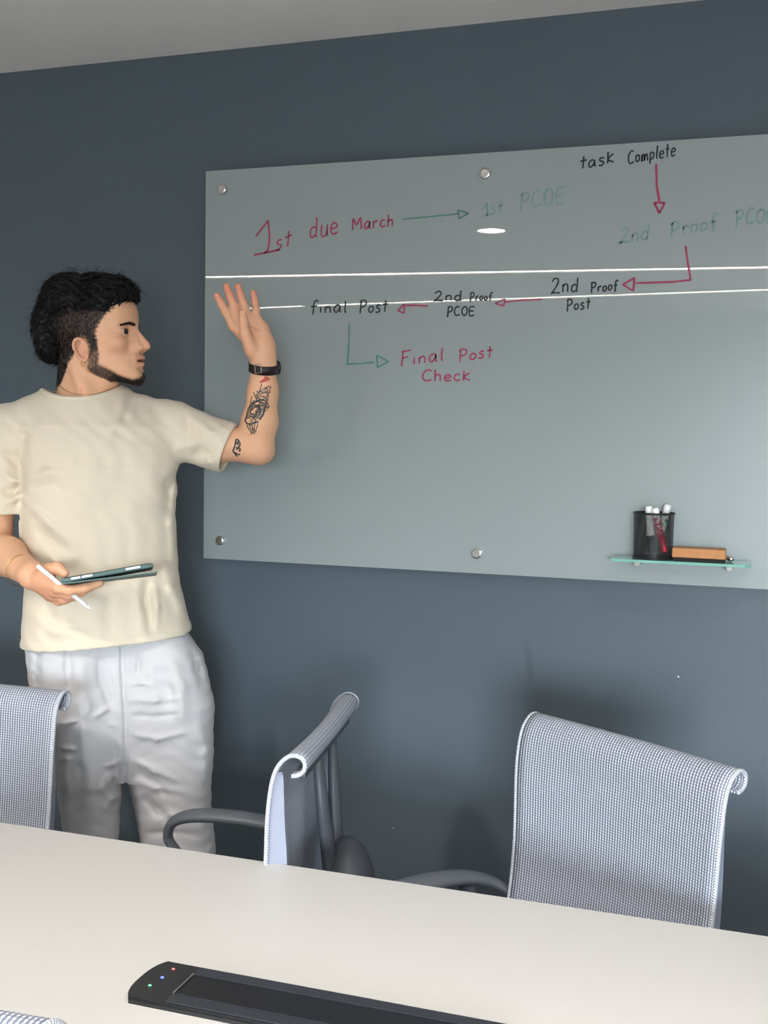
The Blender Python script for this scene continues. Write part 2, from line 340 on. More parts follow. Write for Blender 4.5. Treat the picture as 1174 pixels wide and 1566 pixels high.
def word(s, p0, p1, h, m, width=.0032, sq=1.0):
    """s written from pixel p0 to p1 along the baseline, cap height h pixels"""
    tot = sum(FONT[c][0]+.14 for c in s)-.14; dx, dy = (p1[0]-p0[0])/tot, (p1[1]-p0[1])/tot
    bm = bmesh.new(); x = 0
    for c in s:
        wd, st = FONT[c]; jy = random.uniform(-.05, .05)*h; js = random.uniform(.93, 1.08); jx = random.uniform(-.04, .04)
        for line in st:
            ribbon(bm, [(p0[0]+(x+u)*dx+v*h*(.05+jx), p0[1]+(x+u)*dy-v*h*js+jy) for u, v in line], width*1.15, BY-.0005)
        x += wd+.14
    finish_ink(bm, m)
def strokes(lines, m, width=.0032):
    bm = bmesh.new()
    for l in lines:
        for i in range(len(l)-1): ribbon(bm, [l[i], l[i+1]], width*1.2, BY-.0005)
    finish_ink(bm, m)
R_, K_, G_, FG = M['red_ink'], M['black_ink'], M['green_ink'], M['faint_green_ink']
word('1', (388, 391), (417, 387), 54, R_, .0042); word('st', (421, 383), (445, 374), 24, R_, .0034)
word('due', (473, 364), (516, 357), 32, R_, .0034); word('March', (539, 352), (601, 345), 19, R_, .0034)
strokes([[(615, 335), (650, 332), (700, 327)], [(700, 321), (716, 326), (702, 334), (700, 321)]], G_, .0028)
word('1st', (737, 331), (768, 324), 20, FG); word('PCOE', (794, 321), (863, 311), 26, FG)
word('task', (886, 259), (939, 248), 19, K_); word('Complete', (960, 250), (1032, 238), 20, K_, .003)
strokes([[(1003, 251), (1004, 285), (1008, 308)], [(1000, 310), (1016, 310), (1008, 326), (1000, 310)]], R_, .0042)
word('2nd', (947, 372), (992, 366), 24, FG, .0036); word('Proof', (1024, 362), (1096, 350), 23, FG, .0036); word('PCOE', (1124, 347), (1184, 338), 24, FG, .0036)
strokes([[(1048, 376), (1051, 400), (1056, 428), (1030, 431), (972, 433)], [(952, 435), (970, 425), (968, 445), (952, 435)]], R_, .0038)
word('2nd', (842, 449), (884, 446), 22, K_); word('Proof', (903, 447), (944, 443), 15, K_); word('Post', (866, 475), (902, 472), 17, K_)
strokes([[(828, 458), (800, 459), (772, 462)], [(757, 464), (772, 457), (770, 468), (757, 464)]], R_, .003)
word('2nd', (663, 460), (706, 459), 15, K_); word('Proof', (718, 461), (752, 458), 12, K_, .0028); word('PCOE', (683, 483), (725, 483), 14, K_)
strokes([[(654, 468), (640, 467), (620, 467)], [(608, 475), (618, 465), (618, 479), (608, 475)]], R_, .0034)
word('final', (474, 479), (530, 477), 18, K_); word('Post', (549, 478), (592, 477), 18, K_)
strokes([[(534, 496), (533, 530), (531, 557), (550, 556), (572, 554)], [(576, 543), (594, 553), (577, 562), (576, 543)]], G_, .003)
word('Final', (612, 559), (678, 551), 20, R_, .0034); word('Post', (701, 551), (753, 547), 18, R_, .0034); word('Check', (645, 582), (719, 582), 17, R_, .0034)

# ------------------------------------------------------------------ shelf with pen cup and eraser
SZ = at_y(1040, 859, -.135)[2]
sl, sr = at_y(934, 854, -.14)[0], at_y(1148, 866, -.14)[0]
shelf = empty('glass_shelf', ((sl+sr)/2, -.04, SZ)); tag(shelf, 'small green-edged glass shelf holding pen cup and eraser on the board', 'shelf')
bm = bmesh.new(); W2 = (sr-sl)/2
prism(bm, [(-W2, -.100), (W2-.012, -.100), (W2, -.088), (W2, -.001-.003), (-W2, -.004)], -.0055, 0)
so = from_bm('glass_plate', bm, M['shelf_glass'], shelf); so.data.materials.append(M['shelf_glass_edge'])
for f in so.data.polygons:
    if abs(f.normal.z) < .5: f.material_index = 1
for px in (974, 1115):
    x = at_y(px, 862, -.09)[0]-shelf.location.x
    bm = bmesh.new(); tube(bm, [(x, -.0008, -.013), (x, -.055, -.013)], .006, 14); tube(bm, [(x, -.045, -.017), (x, -.045, -.0056)], .0065, 14)
    box(bm, (x, -.0045, -.008), (.02, .007, .02), .002); from_bm('bracket', bm, M['chrome'], shelf, False)
x = at_y(1117, 856, -.09)[0]-shelf.location.x
bm = bmesh.new(); lathe(bm, [(.004, .0005), (.0075, .003), (.0085, .006), (.0075, .010), (.004, .0115), (0, .012)], (x, -.045, 0), None, 16); from_bm('screw_cap', bm, M['chrome'], shelf, True)
# cup
cx = at_y(998, 850, -.092)[0]; CY = -.092; CR, CHt = .0425, .098
cup = empty('pen_cup', (cx, CY, SZ)); tag(cup, 'round black wire mesh cup standing on the glass shelf', 'pen cup')
bm = bmesh.new(); uvl = bm.loops.layers.uv.new('UVMap'); n = 48; prof = [(CR*.97, .001), (CR, CHt)]
vv = [[bm.verts.new((r*math.cos(2*PI*k/n), r*math.sin(2*PI*k/n), z)) for k in range(n)] for r, z in prof]
for k in range(n):
    f = bm.faces.new((vv[0][k], vv[0][(k+1) % n], vv[1][(k+1) % n], vv[1][k]))
    for l, (a, b) in zip(f.loops, ((k, 0), (k+1, 0), (k+1, 1), (k, 1))): l[uvl].uv = (a/n*2*PI*CR, b*CHt)
from_bm('mesh_wall', bm, M['cup_mesh'], cup, True)
bm = bmesh.new(); ring = [(CR*math.cos(2*PI*k/40), CR*math.sin(2*PI*k/40), CHt) for k in range(41)]; tube(bm, ring, .0022, 8, False); from_bm('rim', bm, M['black_plastic'], cup, True)
bm = bmesh.new(); lathe(bm, [(0, .0002), (CR, .0002), (CR+.001, .003), (CR-.001, .005), (0, .002)], n=40); from_bm('base', bm, M['black_plastic'], cup, True)
def marker(p, q, capm, bodym, label, inverted=True):
    """marker pen from bottom point p to top point q (cup coordinates)"""
    p, q = Vector(p), Vector(q); L = (q-p).length; d = (q-p).normalized(); Mr = Vector((0, 0, 1)).rotation_difference(d).to_matrix()
    t = empty('marker_pen', Vector((cx, CY, SZ))+p); tag(t, label, 'marker', 'marker pens in the mesh cup')
    cl = .036
    bm = bmesh.new(); lathe(bm, [(0, 0), (.0062, .0005), (.0075, .003), (.0085, cl), (.0070, cl)], (0, 0, 0), Mr, 18); from_bm('cap', bm, capm, t, True)
    bm = bmesh.new(); lathe(bm, [(.0088, cl), (.0088, cl+.008), (.0078, cl+.011), (.0078, L-.014)], (0, 0, 0), Mr, 18); from_bm('barrel', bm, bodym, t, True)
    bm = bmesh.new(); lathe(bm, [(.0081, L-.02), (.0081, L-.003), (.006, L), (0, L)], (0, 0, 0), Mr, 18); from_bm('end_cap', bm, M['white_plastic'], t, True)
def cpt(px, py, y): p = at_y(px, py, y); return (p[0]-cx, y-CY, p[2]-SZ)
def label_mat(name, base, ink):
    m = mat(name, base, .35); nt = m.node_tree; b = nt.nodes['Principled BSDF']; tc = nt.nodes.new('ShaderNodeTexCoord')
    n = nt.nodes.new('ShaderNodeTexNoise'); n.inputs['Scale'].default_value = 130; nt.links.new(tc.outputs['Object'], n.inputs['Vector'])
    g = nt.nodes.new('ShaderNodeMath'); g.operation = 'GREATER_THAN'; g.inputs[1].default_value = .55; nt.links.new(n.outputs['Fac'], g.inputs[0])
    mx = nt.nodes.new('ShaderNodeMix'); mx.data_type = 'RGBA'; mx.inputs[6].default_value = base; mx.inputs[7].default_value = ink
    nt.links.new(g.outputs[0], mx.inputs[0]); nt.links.new(mx.outputs[2], b.inputs['Base Color']); return m
marker(cpt(996, 845, -.118), cpt(992, 774, -.112), M['marker_black'], M['white_plastic'], 'white marker with a black cap, leftmost and upright in the mesh cup')
marker(cpt(1015, 845, -.117), cpt(1001, 777, -.124), M['marker_red'], label_mat('red_label', lin(170, 42, 66), lin(225, 190, 196)), 'red marker with white end, leaning left in the mesh cup')
marker(cpt(1004, 842, -.088), cpt(1021, 772, -.066), M['marker_green'], label_mat('green_label', lin(225, 232, 224), lin(60, 140, 104)), 'white and green marker, tallest, leaning right in the mesh cup')
# eraser
ex0, ex1 = at_y(1027, 852, -.12)[0], at_y(1109, 855, -.12)[0]
er = empty('board_eraser', ((ex0+ex1)/2, -.095, SZ)); tag(er, 'brown wooden board eraser with black felt lying on the glass shelf', 'eraser')
bm = bmesh.new(); box(bm, (0, 0, .017), (ex1-ex0, .05, .020), .002); from_bm('wooden_back', bm, M['wood'], er)
bm = bmesh.new(); box(bm, (0, 0, .0036), ((ex1-ex0)*.985, .047, .0068), .001); from_bm('felt_pad', bm, M['felt'], er)

# ------------------------------------------------------------------ table
TZ, TY0, TY1, TX0, TX1 = .73, -.952, -1.735, -.95, 3.0
tb = empty('conference_table', ((TX0+TX1)/2, (TY0+TY1)/2, 0)); tag(tb, 'long white conference table with a black power tray set in it', 'table')
bm = bmesh.new(); box(bm, (0, 0, TZ-.014), (TX1-TX0, TY0-TY1, .028), .003); from_bm('tabletop', bm, M['table'], tb)
for s in (-1, 1):
    bm = bmesh.new(); box(bm, (s*1.45, 0, (TZ-.03)/2), (.05, .55, TZ-.032), .004); from_bm('leg_panel', bm, M['table'], tb)
bm = bmesh.new(); box(bm, (0, 0, .48), (2.84, .02, .3)); from_bm('modesty_panel', bm, M['table'], tb)
# power tray
def tray():
    x0, x1, y0, y1 = .612, 1.078, -1.418, -1.318; cxx, cyy = (x0+x1)/2, (y0+y1)/2
    t = empty('power_tray', (cxx, cyy, TZ)); tag(t, 'black cable tray with three tiny lights set into the white table', 'power tray')
    hx, hy = (x1-x0)/2, (y1-y0)/2
    def outline(hx, hy, bulge, r):
        pts = []
        for k in range(13):          # left bulged end
            a = math.sin(PI/2*(-1+2*k/12)); pts.append((-hx+bulge*abs(a)**3, hy*a))
        pts = pts+[(hx-r, hy), (hx-r*.3, hy-r*.3), (hx, hy-r), (hx, -hy+r), (hx-r*.3, -hy+r*.3), (hx-r, -hy)]
        return pts[::-1]
    bm = bmesh.new(); prism(bm, outline(hx, hy, .013, .012), .0002, .0075)
    es = [e for e in bm.edges if all(v.co.z > .005 for v in e.verts)]; bmesh.ops.bevel(bm, geom=es, offset=.0025, segments=2, affect='EDGES')
    from_bm('body', bm, M['black_plastic'], t)
    ix0, ix1, iy = -hx+.062, hx-.03, hy-.024
    for s in (-1, 1):
        bm = bmesh.new(); box(bm, ((ix0+ix1)/2, s*(hy-.0135), .0082), (ix1-ix0+.004, .017, .002), .0008); from_bm('side_rail', bm, M['grey_aluminium'], t)
        bm = bmesh.new(); box(bm, ((ix0+ix1)/2, s*(iy+.0008), .0088), (ix1-ix0, .0014, .0024)); from_bm('rail_lip', bm, M['grey_aluminium'], t)
    bm = bmesh.new(); box(bm, (ix0-.002, 0, .0088), (.0022, 2*iy, .0026), .0005); from_bm('end_lip', bm, M['steel'], t)
    bm = bmesh.new(); box(bm, ((ix0+ix1)/2, 0, .0080), (ix1-ix0-.003, 2*iy-.002, .0014), .0004); from_bm('lid', bm, M['dark_slot'], t)
    for k, (px, py, c) in enumerate(((229, 1507, (.1, 1, .35, 1)), (248, 1495, (.08, .12, 1, 1)), (265, 1482, (1, .12, .1, 1)))):
        p = at_z(px, py, TZ+.0075); bm = bmesh.new()
        lathe(bm, [(.0022, .0074), (.0020, .0083), (0, .0085)], (p[0]-cxx, p[1]-cyy, 0), None, 3 if k != 1 else 10); o = from_bm('indicator_light', bm, led(c), t); o['label'] = ('green', 'blue', 'red')[k]+' indicator light'
    bm = bmesh.new(); lathe(bm, [(.002, .0074), (.0018, .0085), (0, .0086)], (hx-.018, .008, 0), None, 10); from_bm('indicator_light', bm, M['white_plastic'], t)['label'] = 'white indicator light'
tray()

# ------------------------------------------------------------------ conference chair
CWD = .43
def make_chair():
    t = empty('conference_chair')
    # back sheet profile (y back, z up), origin under the seat centre
    prof = [(.165, .43), (.185, .47), (.205, .53), (.222, .60), (.232, .67), (.236, .74), (.238, .80), (.243, .85), (.250, .880), (.260, .897), (.273, .907), (.286, .907), (.294, .899), (.293, .888), (.285, .881), (.275, .879)]
    P = [Vector((0, a, b)) for a, b in prof]
    Q = []
    for i in range(len(P)-1):
        p0, p1, p2, p3 = P[max(i-1, 0)], P[i], P[i+1], P[min(i+2, len(P)-1)]
        for k in range(4):
            s = k/4; Q.append(.5*((2*p1)+(p2-p0)*s+(2*p0-5*p1+4*p2-p3)*s*s+(3*p1-p0-3*p2+p3)*s**3))
    Q.append(P[-1])
    n = len(Q); th = .0045
    arc = [0]
    for i in range(1, n): arc.append(arc[-1]+(Q[i]-Q[i-1]).length)
    nor = []
    for i in range(n):
        tt = (Q[min(i+1, n-1)]-Q[max(i-1, 0)]).normalized(); nor.append(Vector((0, -tt.z, tt.y)))
    NX = 22
    def wd(i): f = arc[i]/arc[-1]; return CWD/2*(.93+.07*min(1, f*1.35))
    def curve(u, i): f = arc[i]/arc[-1]; return (-.022*(1-u*u))*(-1)*(1 if f < .75 else max(0, 1-(f-.75)*4))*.9+.012*(u**4)*0
    bm = bmesh.new(); uvl = bm.loops.layers.uv.new('UVMap'); G = {}
    for s in (0, 1):
        for i in range(n):
            for j in range(NX+1):
                u = -1+2*j/NX; p = Q[i]+Vector((u*wd(i), curve(u, i), 0))+(nor[i]*(th if s == 0 else 0)); G[s, i, j] = bm.verts.new(p)
    def quad(a, b, c, d, uvs):
        f = bm.faces.new((a, b, c, d))
        for l, q in zip(f.loops, uvs): l[uvl].uv = q
    for s in (0, 1):
        for i in range(n-1):
            for j in range(NX):
                ids = [(i, j), (i, j+1), (i+1, j+1), (i+1, j)]
                if s == 1: ids = ids[::-1]
                quad(*[G[s, a, b] for a, b in ids], [(b*CWD/NX, arc[a]) for a, b in ids])
    for i in range(n-1):
        for j in (0, NX):
            ids = [(0, i, j), (0, i+1, j), (1, i+1, j), (1, i, j)]
            if j == NX: ids = ids[::-1]
            quad(*[G[a] for a in ids], [(j*CWD/NX, arc[a[1]]) for a in ids])
    quad(G[0, n-1, 0], G[0, n-1, NX], G[1, n-1, NX], G[1, n-1, 0], [(0, 0), (CWD, 0), (CWD, .004), (0, .004)])
    o = from_bm('mesh_back', bm, M['mesh_fabric'], t, True)
    # piped side borders following the sheet
    for s in (-1, 1):
        bm = bmesh.new(); uvl = bm.loops.layers.uv.new('UVMap')
        tube(bm, [Q[i]+nor[i]*.002+Vector((s*(wd(i)+.001), curve(1, i), 0)) for i in range(n)], .0038, 8)
        for f in bm.faces:
            for l in f.loops: l[uvl].uv = (.0014, l.vert.co.z+l.vert.co.y)
        from_bm('edge_piping', bm, M['mesh_fabric'], t, True)
    # pale side rails behind the sheet
    for s in (-1, 1):
        bm = bmesh.new(); m = [i for i in range(n) if Q[i].z < .885 and arc[i] < .5]
        prev = None
        for k, i in enumerate(m):
            f = k/(len(m)-1); dpt = .045*(1-f)**.7+.008; c = Q[i]+Vector((s*(wd(i)-.002), -.001, 0))
            q = [bm.verts.new(c+Vector((-s*.012*0, 0, 0))), bm.verts.new(c+Vector((-s*.006, dpt, 0))), bm.verts.new(c+Vector((-s*.016, dpt, 0))), bm.verts.new(c+Vector((-s*.014, 0, 0)))]
            if prev:
                for a in range(4):
                    ff = (prev[a], prev[(a+1) % 4], q[(a+1) % 4], q[a]); bm.faces.new(ff if s < 0 else ff[::-1])
            else: bm.faces.new(q if s > 0 else q[::-1])
            prev = q
        bm.faces.new(prev if s < 0 else prev[::-1]); from_bm('side_rail', bm, M['frame_pale'], t)
    # dark central spine with a fork to the top rail
    bm = bmesh.new()
    tube(bm, [(0, .20, .40), (0, .275, .43), (0, .305, .52), (0, .300, .62)], [.030, .034, .032, .028], 14, True, .55, (0, 1, 0))
    for s in (-1, 1):
        tube(bm, [(s*.012, .302, .58), (s*.030, .300, .66), (s*.045, .290, .76), (s*.060, .281, .868)], [.024, .022, .019, .014], 10, True, .6, (0, 1, 0))
    from_bm('spine', bm, M['plastic_dark'], t, True)
    bm = bmesh.new(); box(bm, (0, .283, .868), (.36, .012, .012), .003); from_bm('top_rail', bm, M['plastic_dark'], t)
    bm = bmesh.new(); bmesh.ops.create_uvsphere(bm, u_segments=20, v_segments=14, radius=1)
    for v in bm.verts: v.co = Vector((v.co.x*.072, .325+v.co.y*.052, .590+v.co.z*.115))
    from_bm('lumbar_cover', bm, M['plastic_dark'], t, True)
    # arms
    for s in (-1, 1):
        bm = bmesh.new(); x = s*.262
        tube(bm, [(s*.20, .06, .405), (x, .08, .43), (x, .14, .52), (x, .17, .605)], [.016, .017, .016, .016], 12, True, .8)
        from_bm('arm_post', bm, M['plastic_dark'], t, True)
        bm = bmesh.new()
        pts = [(x, -.085, .548), (x, -.105, .575), (x, -.100, .604), (x, -.075, .622), (x, -.03, .630), (x, .03, .631), (x, .09, .627), (x, .16, .616), (x-s*.012, .215, .598), (x-s*.045, .250, .572)]
        pts, rr_ = smooth_path(pts, [.014, .016, .019, .022, .024, .024, .024, .022, .019, .015]); tube(bm, pts, rr_, 14, True, .55, (0, 0, 1)); from_bm('armrest', bm, M['plastic_grey'], t, True)
    # seat
    bm = bmesh.new(); box(bm, (0, -.02, .445), (.47, .45, .06), .025); from_bm('seat', bm, M['plastic_grey'], t, True)
    bm = bmesh.new(); box(bm, (0, 0, .395), (.20, .24, .04), .008); tube(bm, [(0, 0, .38), (0, 0, .12)], [.026, .03], 16); from_bm('gas_lift', bm, M['black_plastic'], t, True)
    for k in range(5):
        a = 2*PI*k/5+.3; c, s = math.cos(a), math.sin(a)
        bm = bmesh.new(); tube(bm, [(c*.01, s*.01, .125), (c*.14, s*.14, .105), (c*.26, s*.26, .075)], [.03, .024, .015], 10, True, .6, (0, 0, 1)); lg = from_bm('leg', bm, M['steel'], t, True)
        bm = bmesh.new(); Rz = Matrix.Rotation(a, 3, 'Z') @ Matrix.Rotation(PI/2, 3, 'X')
        lathe(bm, [(.01, -.018), (.0255, -.016), (.026, -.004), (.02, 0), (.026, .004), (.0255, .016), (.01, .018)], (c*.26, s*.26, .0262), Rz, 18); tube(bm, [(c*.26, s*.26, .028), (c*.26, s*.26, .072)], .006, 8); from_bm('caster', bm, M['black_plastic'], lg, True)
    return t
def copy_tree(o, parent=None):
    c = o.copy(); COL.objects.link(c); c.parent = parent
    for ch in list(o.children): copy_tree(ch, c)
    return c
def place(o, A, B, label):
    """seat the chair so that its top roll runs from A to B (x, y), left to right seen from the front"""
    A, B = Vector(A), Vector(B); d = B-A; rz = math.atan2(d.y, d.x); mid = (A+B)/2; back = Vector((-math.sin(rz), math.cos(rz)))
    p = mid-back*.28; o.location = (p.x, p.y, 0); o.rotation_euler = (0, 0, rz); tag(o, label, 'chair', 'mesh conference chairs'); return o
ch = make_chair()
def span(A, B, w=CWD+.006):       # keep the middle of the two picked points, fix the width
    A, B = Vector(A), Vector(B); m = (A+B)/2; d = (B-A).normalized()*w/2; return m-d, m+d
place(ch, *span((.947, -.550), (1.305, -.784)), 'grey mesh chair at the right, its ribbed back turned towards the camera')
c2 = copy_tree(ch); place(c2, *span((.581, -.560), (.640, -.935)), 'grey mesh chair seen side-on at the table beside the presenter')
A, B = Vector((-.365, -.752)), Vector((.062, -.728)); c3 = copy_tree(ch); place(c3, *span(A, B), 'grey mesh chair at the left edge, in front of the presenter\'s leg')
c4 = copy_tree(ch); place(c4, Vector((.762, -1.772)), Vector((.332, -1.768)), 'grey mesh chair on the near side of the table at bottom left')

# ------------------------------------------------------------------ signed distance modelling
def seg(P, a, b):
    a = np.asarray(a, float); b = np.asarray(b, float); ab = b-a; t = np.clip(((P-a)@ab)/max(ab@ab, 1e-12), 0, 1)
    return np.linalg.norm(P-a-t[:, None]*ab, axis=1), t
def rc(a, b, ra, rb):                                    # tapered capsule
    a = np.asarray(a, float); b = np.asarray(b, float)
    def f(P): d, t = seg(P, a, b); return d-(ra+(rb-ra)*t)
    return f, (a+b)/2, np.linalg.norm(a-b)/2+max(ra, rb)
def ell(c, r, R=None):                                   # ellipsoid, R rows = local axes
    c = np.asarray(c, float); r = np.asarray(r, float); R = np.eye(3) if R is None else np.asarray(R, float)
    def f(P):
        q = (P-c)@R.T; k0 = np.linalg.norm(q/r, axis=1); k1 = np.linalg.norm(q/(r*r), axis=1)
        return k0*(k0-1)/np.maximum(k1, 1e-9)
    return f, c, r.max()
def rbox(c, h, rr, R=None):
    c = np.asarray(c, float); h = np.asarray(h, float); R = np.eye(3) if R is None else np.asarray(R, float)
    def f(P):
        q = np.abs((P-c)@R.T)-h+rr; return np.linalg.norm(np.maximum(q, 0), axis=1)+np.minimum(q.max(1), 0)-rr
    return f, c, np.linalg.norm(h)
def stack(rows, e=2.3, cap=.02):                         # rows (z, cx, cy, a, b)
    A = np.array(sorted(rows)); z = A[:, 0]
    def f(P):
        zz = np.clip(P[:, 2], z[0], z[-1]); g = [np.interp(zz, z, A[:, k]) for k in range(1, 5)]
        x = np.abs(P[:, 0]-g[0])/g[2]; y = np.abs(P[:, 1]-g[1])/g[3]
        rho = (x**e+y**e)**(1/e); ln = np.sqrt((P[:, 0]-g[0])**2+(P[:, 1]-g[1])**2)
        d = np.where(rho > 1e-6, ln*(1-1/np.maximum(rho, 1e-6)), -np.minimum(g[2], g[3])); d = np.maximum(d, -np.minimum(g[2], g[3]))
        dz = np.maximum(z[0]-P[:, 2], P[:, 2]-z[-1])
        return np.where(dz > 0, np.sqrt(np.maximum(d, 0)**2+dz**2)+np.minimum(d, 0)*0, np.maximum(d, dz))
    c = np.array([A[:, 1].mean(), A[:, 2].mean(), (z[0]+z[-1])/2]); return f, c, np.hypot(z[-1]-z[0], 2*A[:, 3].max())/2+.1
class Solid:
    def __init__(s): s.p = []
    def u(s, prim, k=.01): s.p.append(('u', k)+prim); return s
    def s(s, prim, k=.004): s.p.append(('s', k)+prim); return s
    def ev(s, P, c=None, br=None):
        d = np.full(len(P), 1.0)
        for op, k, f, pc, pr in s.p:
            if c is not None and np.linalg.norm(c-pc) > pr+br+k+.012: continue
            v = f(P)
            if op == 'u':
                h = np.clip(.5+.5*(v-d)/k, 0, 1); d = v*(1-h)+d*h-k*h*(1-h)
            else:
                v = -v; h = np.clip(.5-.5*(v-d)/k, 0, 1); d = v*(1-h)+d*h+k*h*(1-h)
        return d
def polygonise(name, fn, lo, hi, h, cull=True, N=16):
    """surface nets over the blocks the surface passes through"""
    lo = np.asarray(lo, float); hi = np.asarray(hi, float); nb = np.ceil((hi-lo)/(N*h)).astype(int)
    B = np.stack(np.meshgrid(*[np.arange(k) for k in nb], indexing='ij'), -1).reshape(-1, 3)
    C0 = lo+(B+.5)*N*h; rad = N*h*.5*math.sqrt(3)
    d0 = fn(C0, None, None); B = B[np.abs(d0) < rad*1.25+.012]
    g = np.arange(-1, N+1); G = np.stack(np.meshgrid(g, g, g, indexing='ij'), -1); S = N+2
    V, K, F = [], [], []
    BIG = np.int64(4096)
    key = lambda I: (I[..., 0].astype(np.int64)+8)*BIG*BIG+(I[..., 1]+8)*BIG+(I[..., 2]+8)
    for b in B:
        P = lo+(b*N+G.reshape(-1, 3))*h; c = lo+(b+.5)*N*h
        d = fn(P, c, rad+h*2).reshape(S, S, S); neg = d < 0
        if not neg.any() or neg.all(): continue
        acc = np.zeros((S-1, S-1, S-1, 3)); cnt = np.zeros((S-1, S-1, S-1)); base = b*N-1
        for ax in range(3):
            sl0 = [slice(None)]*3; sl1 = [slice(None)]*3; sl0[ax] = slice(0, -1); sl1[ax] = slice(1, None)
            a, e = d[tuple(sl0)], d[tuple(sl1)]; cr = (a < 0) != (e < 0); idx = np.argwhere(cr)
            if not len(idx): continue
            av = a[cr]; ev = e[cr]; t = av/(av-ev); pos = idx.astype(float); pos[:, ax] += t
            o1, o2 = [x for x in range(3) if x != ax]
            for i in (0, -1):
                for j in (0, -1):
                    ci = idx.copy(); ci[:, o1] += i; ci[:, o2] += j
                    ok = (ci >= 0).all(1) & (ci < S-1).all(1); ci2 = ci[ok]
                    np.add.at(acc, tuple(ci2.T), pos[ok]); np.add.at(cnt, tuple(ci2.T), 1)
            own = ((idx >= 1) & (idx <= N)).all(1); ii = idx[own]
            if len(ii):
                q = []
                for (i, j) in ((0, 0), (-1, 0), (-1, -1), (0, -1)):
                    ci = ii.copy(); ci[:, o1] += i; ci[:, o2] += j; q.append(key(ci+base))
                q = np.stack(q, 1); flip = av[own] < 0
                if ax == 1: flip = ~flip
                q[flip] = q[flip][:, ::-1]; F.append(q)
        m = cnt > 0; id3 = np.argwhere(m); V.append(lo+(base+acc[m]/cnt[m][:, None])*h); K.append(key(id3+base))
    V = np.concatenate(V); K = np.concatenate(K); F = np.concatenate(F)
    uk, first = np.unique(K, return_index=True); V = V[first]; Fi = np.searchsorted(uk, F); ok = (uk[np.clip(Fi, 0, len(uk)-1)] == F).all(1); Fi = Fi[ok]
    used = np.unique(Fi); remap = np.full(len(uk), -1); remap[used] = np.arange(len(used)); V = V[used]; Fi = remap[Fi][:, ::-1]
    me = bpy.data.meshes.new(name); me.vertices.add(len(V)); me.vertices.foreach_set('co', V.astype(np.float32).ravel())
    me.loops.add(len(Fi)*4); me.loops.foreach_set('vertex_index', Fi.astype(np.int32).ravel()); me.polygons.add(len(Fi))
    me.polygons.foreach_set('loop_start', np.arange(len(Fi), dtype=np.int32)*4)
    me.polygons.foreach_set('use_smooth', np.ones(len(Fi), bool)); me.update(calc_edges=True); me.validate()
    return me, V

# ------------------------------------------------------------------ the presenter
TH = YAW+math.atan((587-165)/FOC); BASE = np.array([CAM[0]-2.5*math.sin(TH), CAM[1]+2.5*math.cos(TH), 0])
LX = np.array([math.cos(TH), math.sin(TH), 0]); LY = np.array([-math.sin(TH), math.cos(TH), 0])
def p(px, py, dep=0.0):                                  # local point (right, away, up) of the figure
    d = ray(px, py); t = ((BASE-CAM)@LY+dep)/(d@LY); q = CAM+d*t-BASE; return np.array([q@LX, q@LY, q[2]])
def pick(P): return np.asarray(P)
man = empty('person', BASE, TH)
tag(man, 'dark-haired bearded person in cream t-shirt and white trousers raising a tattooed arm by the board', 'person')

# --- head frame
HY = math.radians(68); pt = math.radians(3)
hf0 = np.array([math.sin(HY), -math.cos(HY), 0]); hl = np.array([math.cos(HY), math.sin(HY), 0]); hu0 = np.array([0, 0, 1.])
hf = hf0*math.cos(pt)+hu0*math.sin(pt); hu = hu0*math.cos(pt)-hf0*math.sin(pt); HR = np.array([hf, hl, hu])
HC = p(139, 512, 0)
HS = 1.02
def H(f, l, u): return HC+HS*(f*hf+l*hl+u*hu)
def hc(a, b, ra, rb): return rc(H(*a), H(*b), ra*HS, rb*HS)
def he(c, r): return ell(H(*c), np.array(r)*HS, HR)
S = Solid()
# skull and face
S.u(he((.002, 0, .026), (.094, .074, .080)), .01)
S.u(he((.045, 0, -.015), (.056, .060, .085)), .02)
for s in (-1, 1):
    S.u(hc((-.002, s*.056, -.030), (.018, s*.052, -.070), .014, .013), .02)
    S.u(hc((.018, s*.050, -.068), (.090, s*.016, -.090), .014, .014), .018)
    S.u(hc((.02, s*.045, -.03), (.075, s*.025, -.07), .020, .018), .02)
    S.u(he((.070, s*.045, -.024), (.022, .018, .016)), .015)
S.u(he((.094, 0, -.088), (.018, .022, .015)), .012)
S.u(he((.085, 0, -.062), (.023, .027, .026)), .015)
S.u(he((.070, 0, .045), (.026, .052, .034)), .02)
for s in (-1, 1): S.u(hc((.090, s*.010, .016), (.074, s*.046, .014), .0085, .0075), .010)
S.u(hc((.094, 0, .008), (.117, 0, -.024), .0065, .0085), .008)
S.u(he((.119, 0, -.030), (.0105, .0095, .0085)), .006)
for s in (-1, 1):
    S.s(he((.096, s*.030, -.001), (.013, .016, .0115)), .010)
    S.u(he((.108, s*.0125, -.034), (.0095, .0065, .0070)), .005)
    S.s(he((.113, s*.006, -.041), (.004, .003, .0035)), .002)
    # lids around the eyeball
    S.u(he((.0800, s*.032, -.001), (.0146, .0155, .0135)), .003)
    S.s(he((.0930, s*.0350, -.0010), (.0110, .0135, .0044)), .0010)
for s in (-1, 1): S.u(hc((.088, s*.010, -.004), (.096, s*.016, -.030), .0085, .0085), .012); S.u(hc((.098, s*.008, -.012), (.107, s*.011, -.032), .0075, .0070), .006)
# mouth
S.u(he((.096, 0, -.055), (.016, .020, .016)), .010)
for s in (-1, 1):
    S.u(hc((.1105, s*.003, -.0535), (.098, s*.022, -.0600), .0054, .0030), .003)
    S.u(hc((.1075, s*.002, -.0665), (.097, s*.020, -.0615), .0064, .0030), .003)
S.s(he((.106, 0, -.0605), (.014, .017, .0026)), .0015)
S.s(he((.110, 0, -.0785), (.0065, .014, .004)), .010)
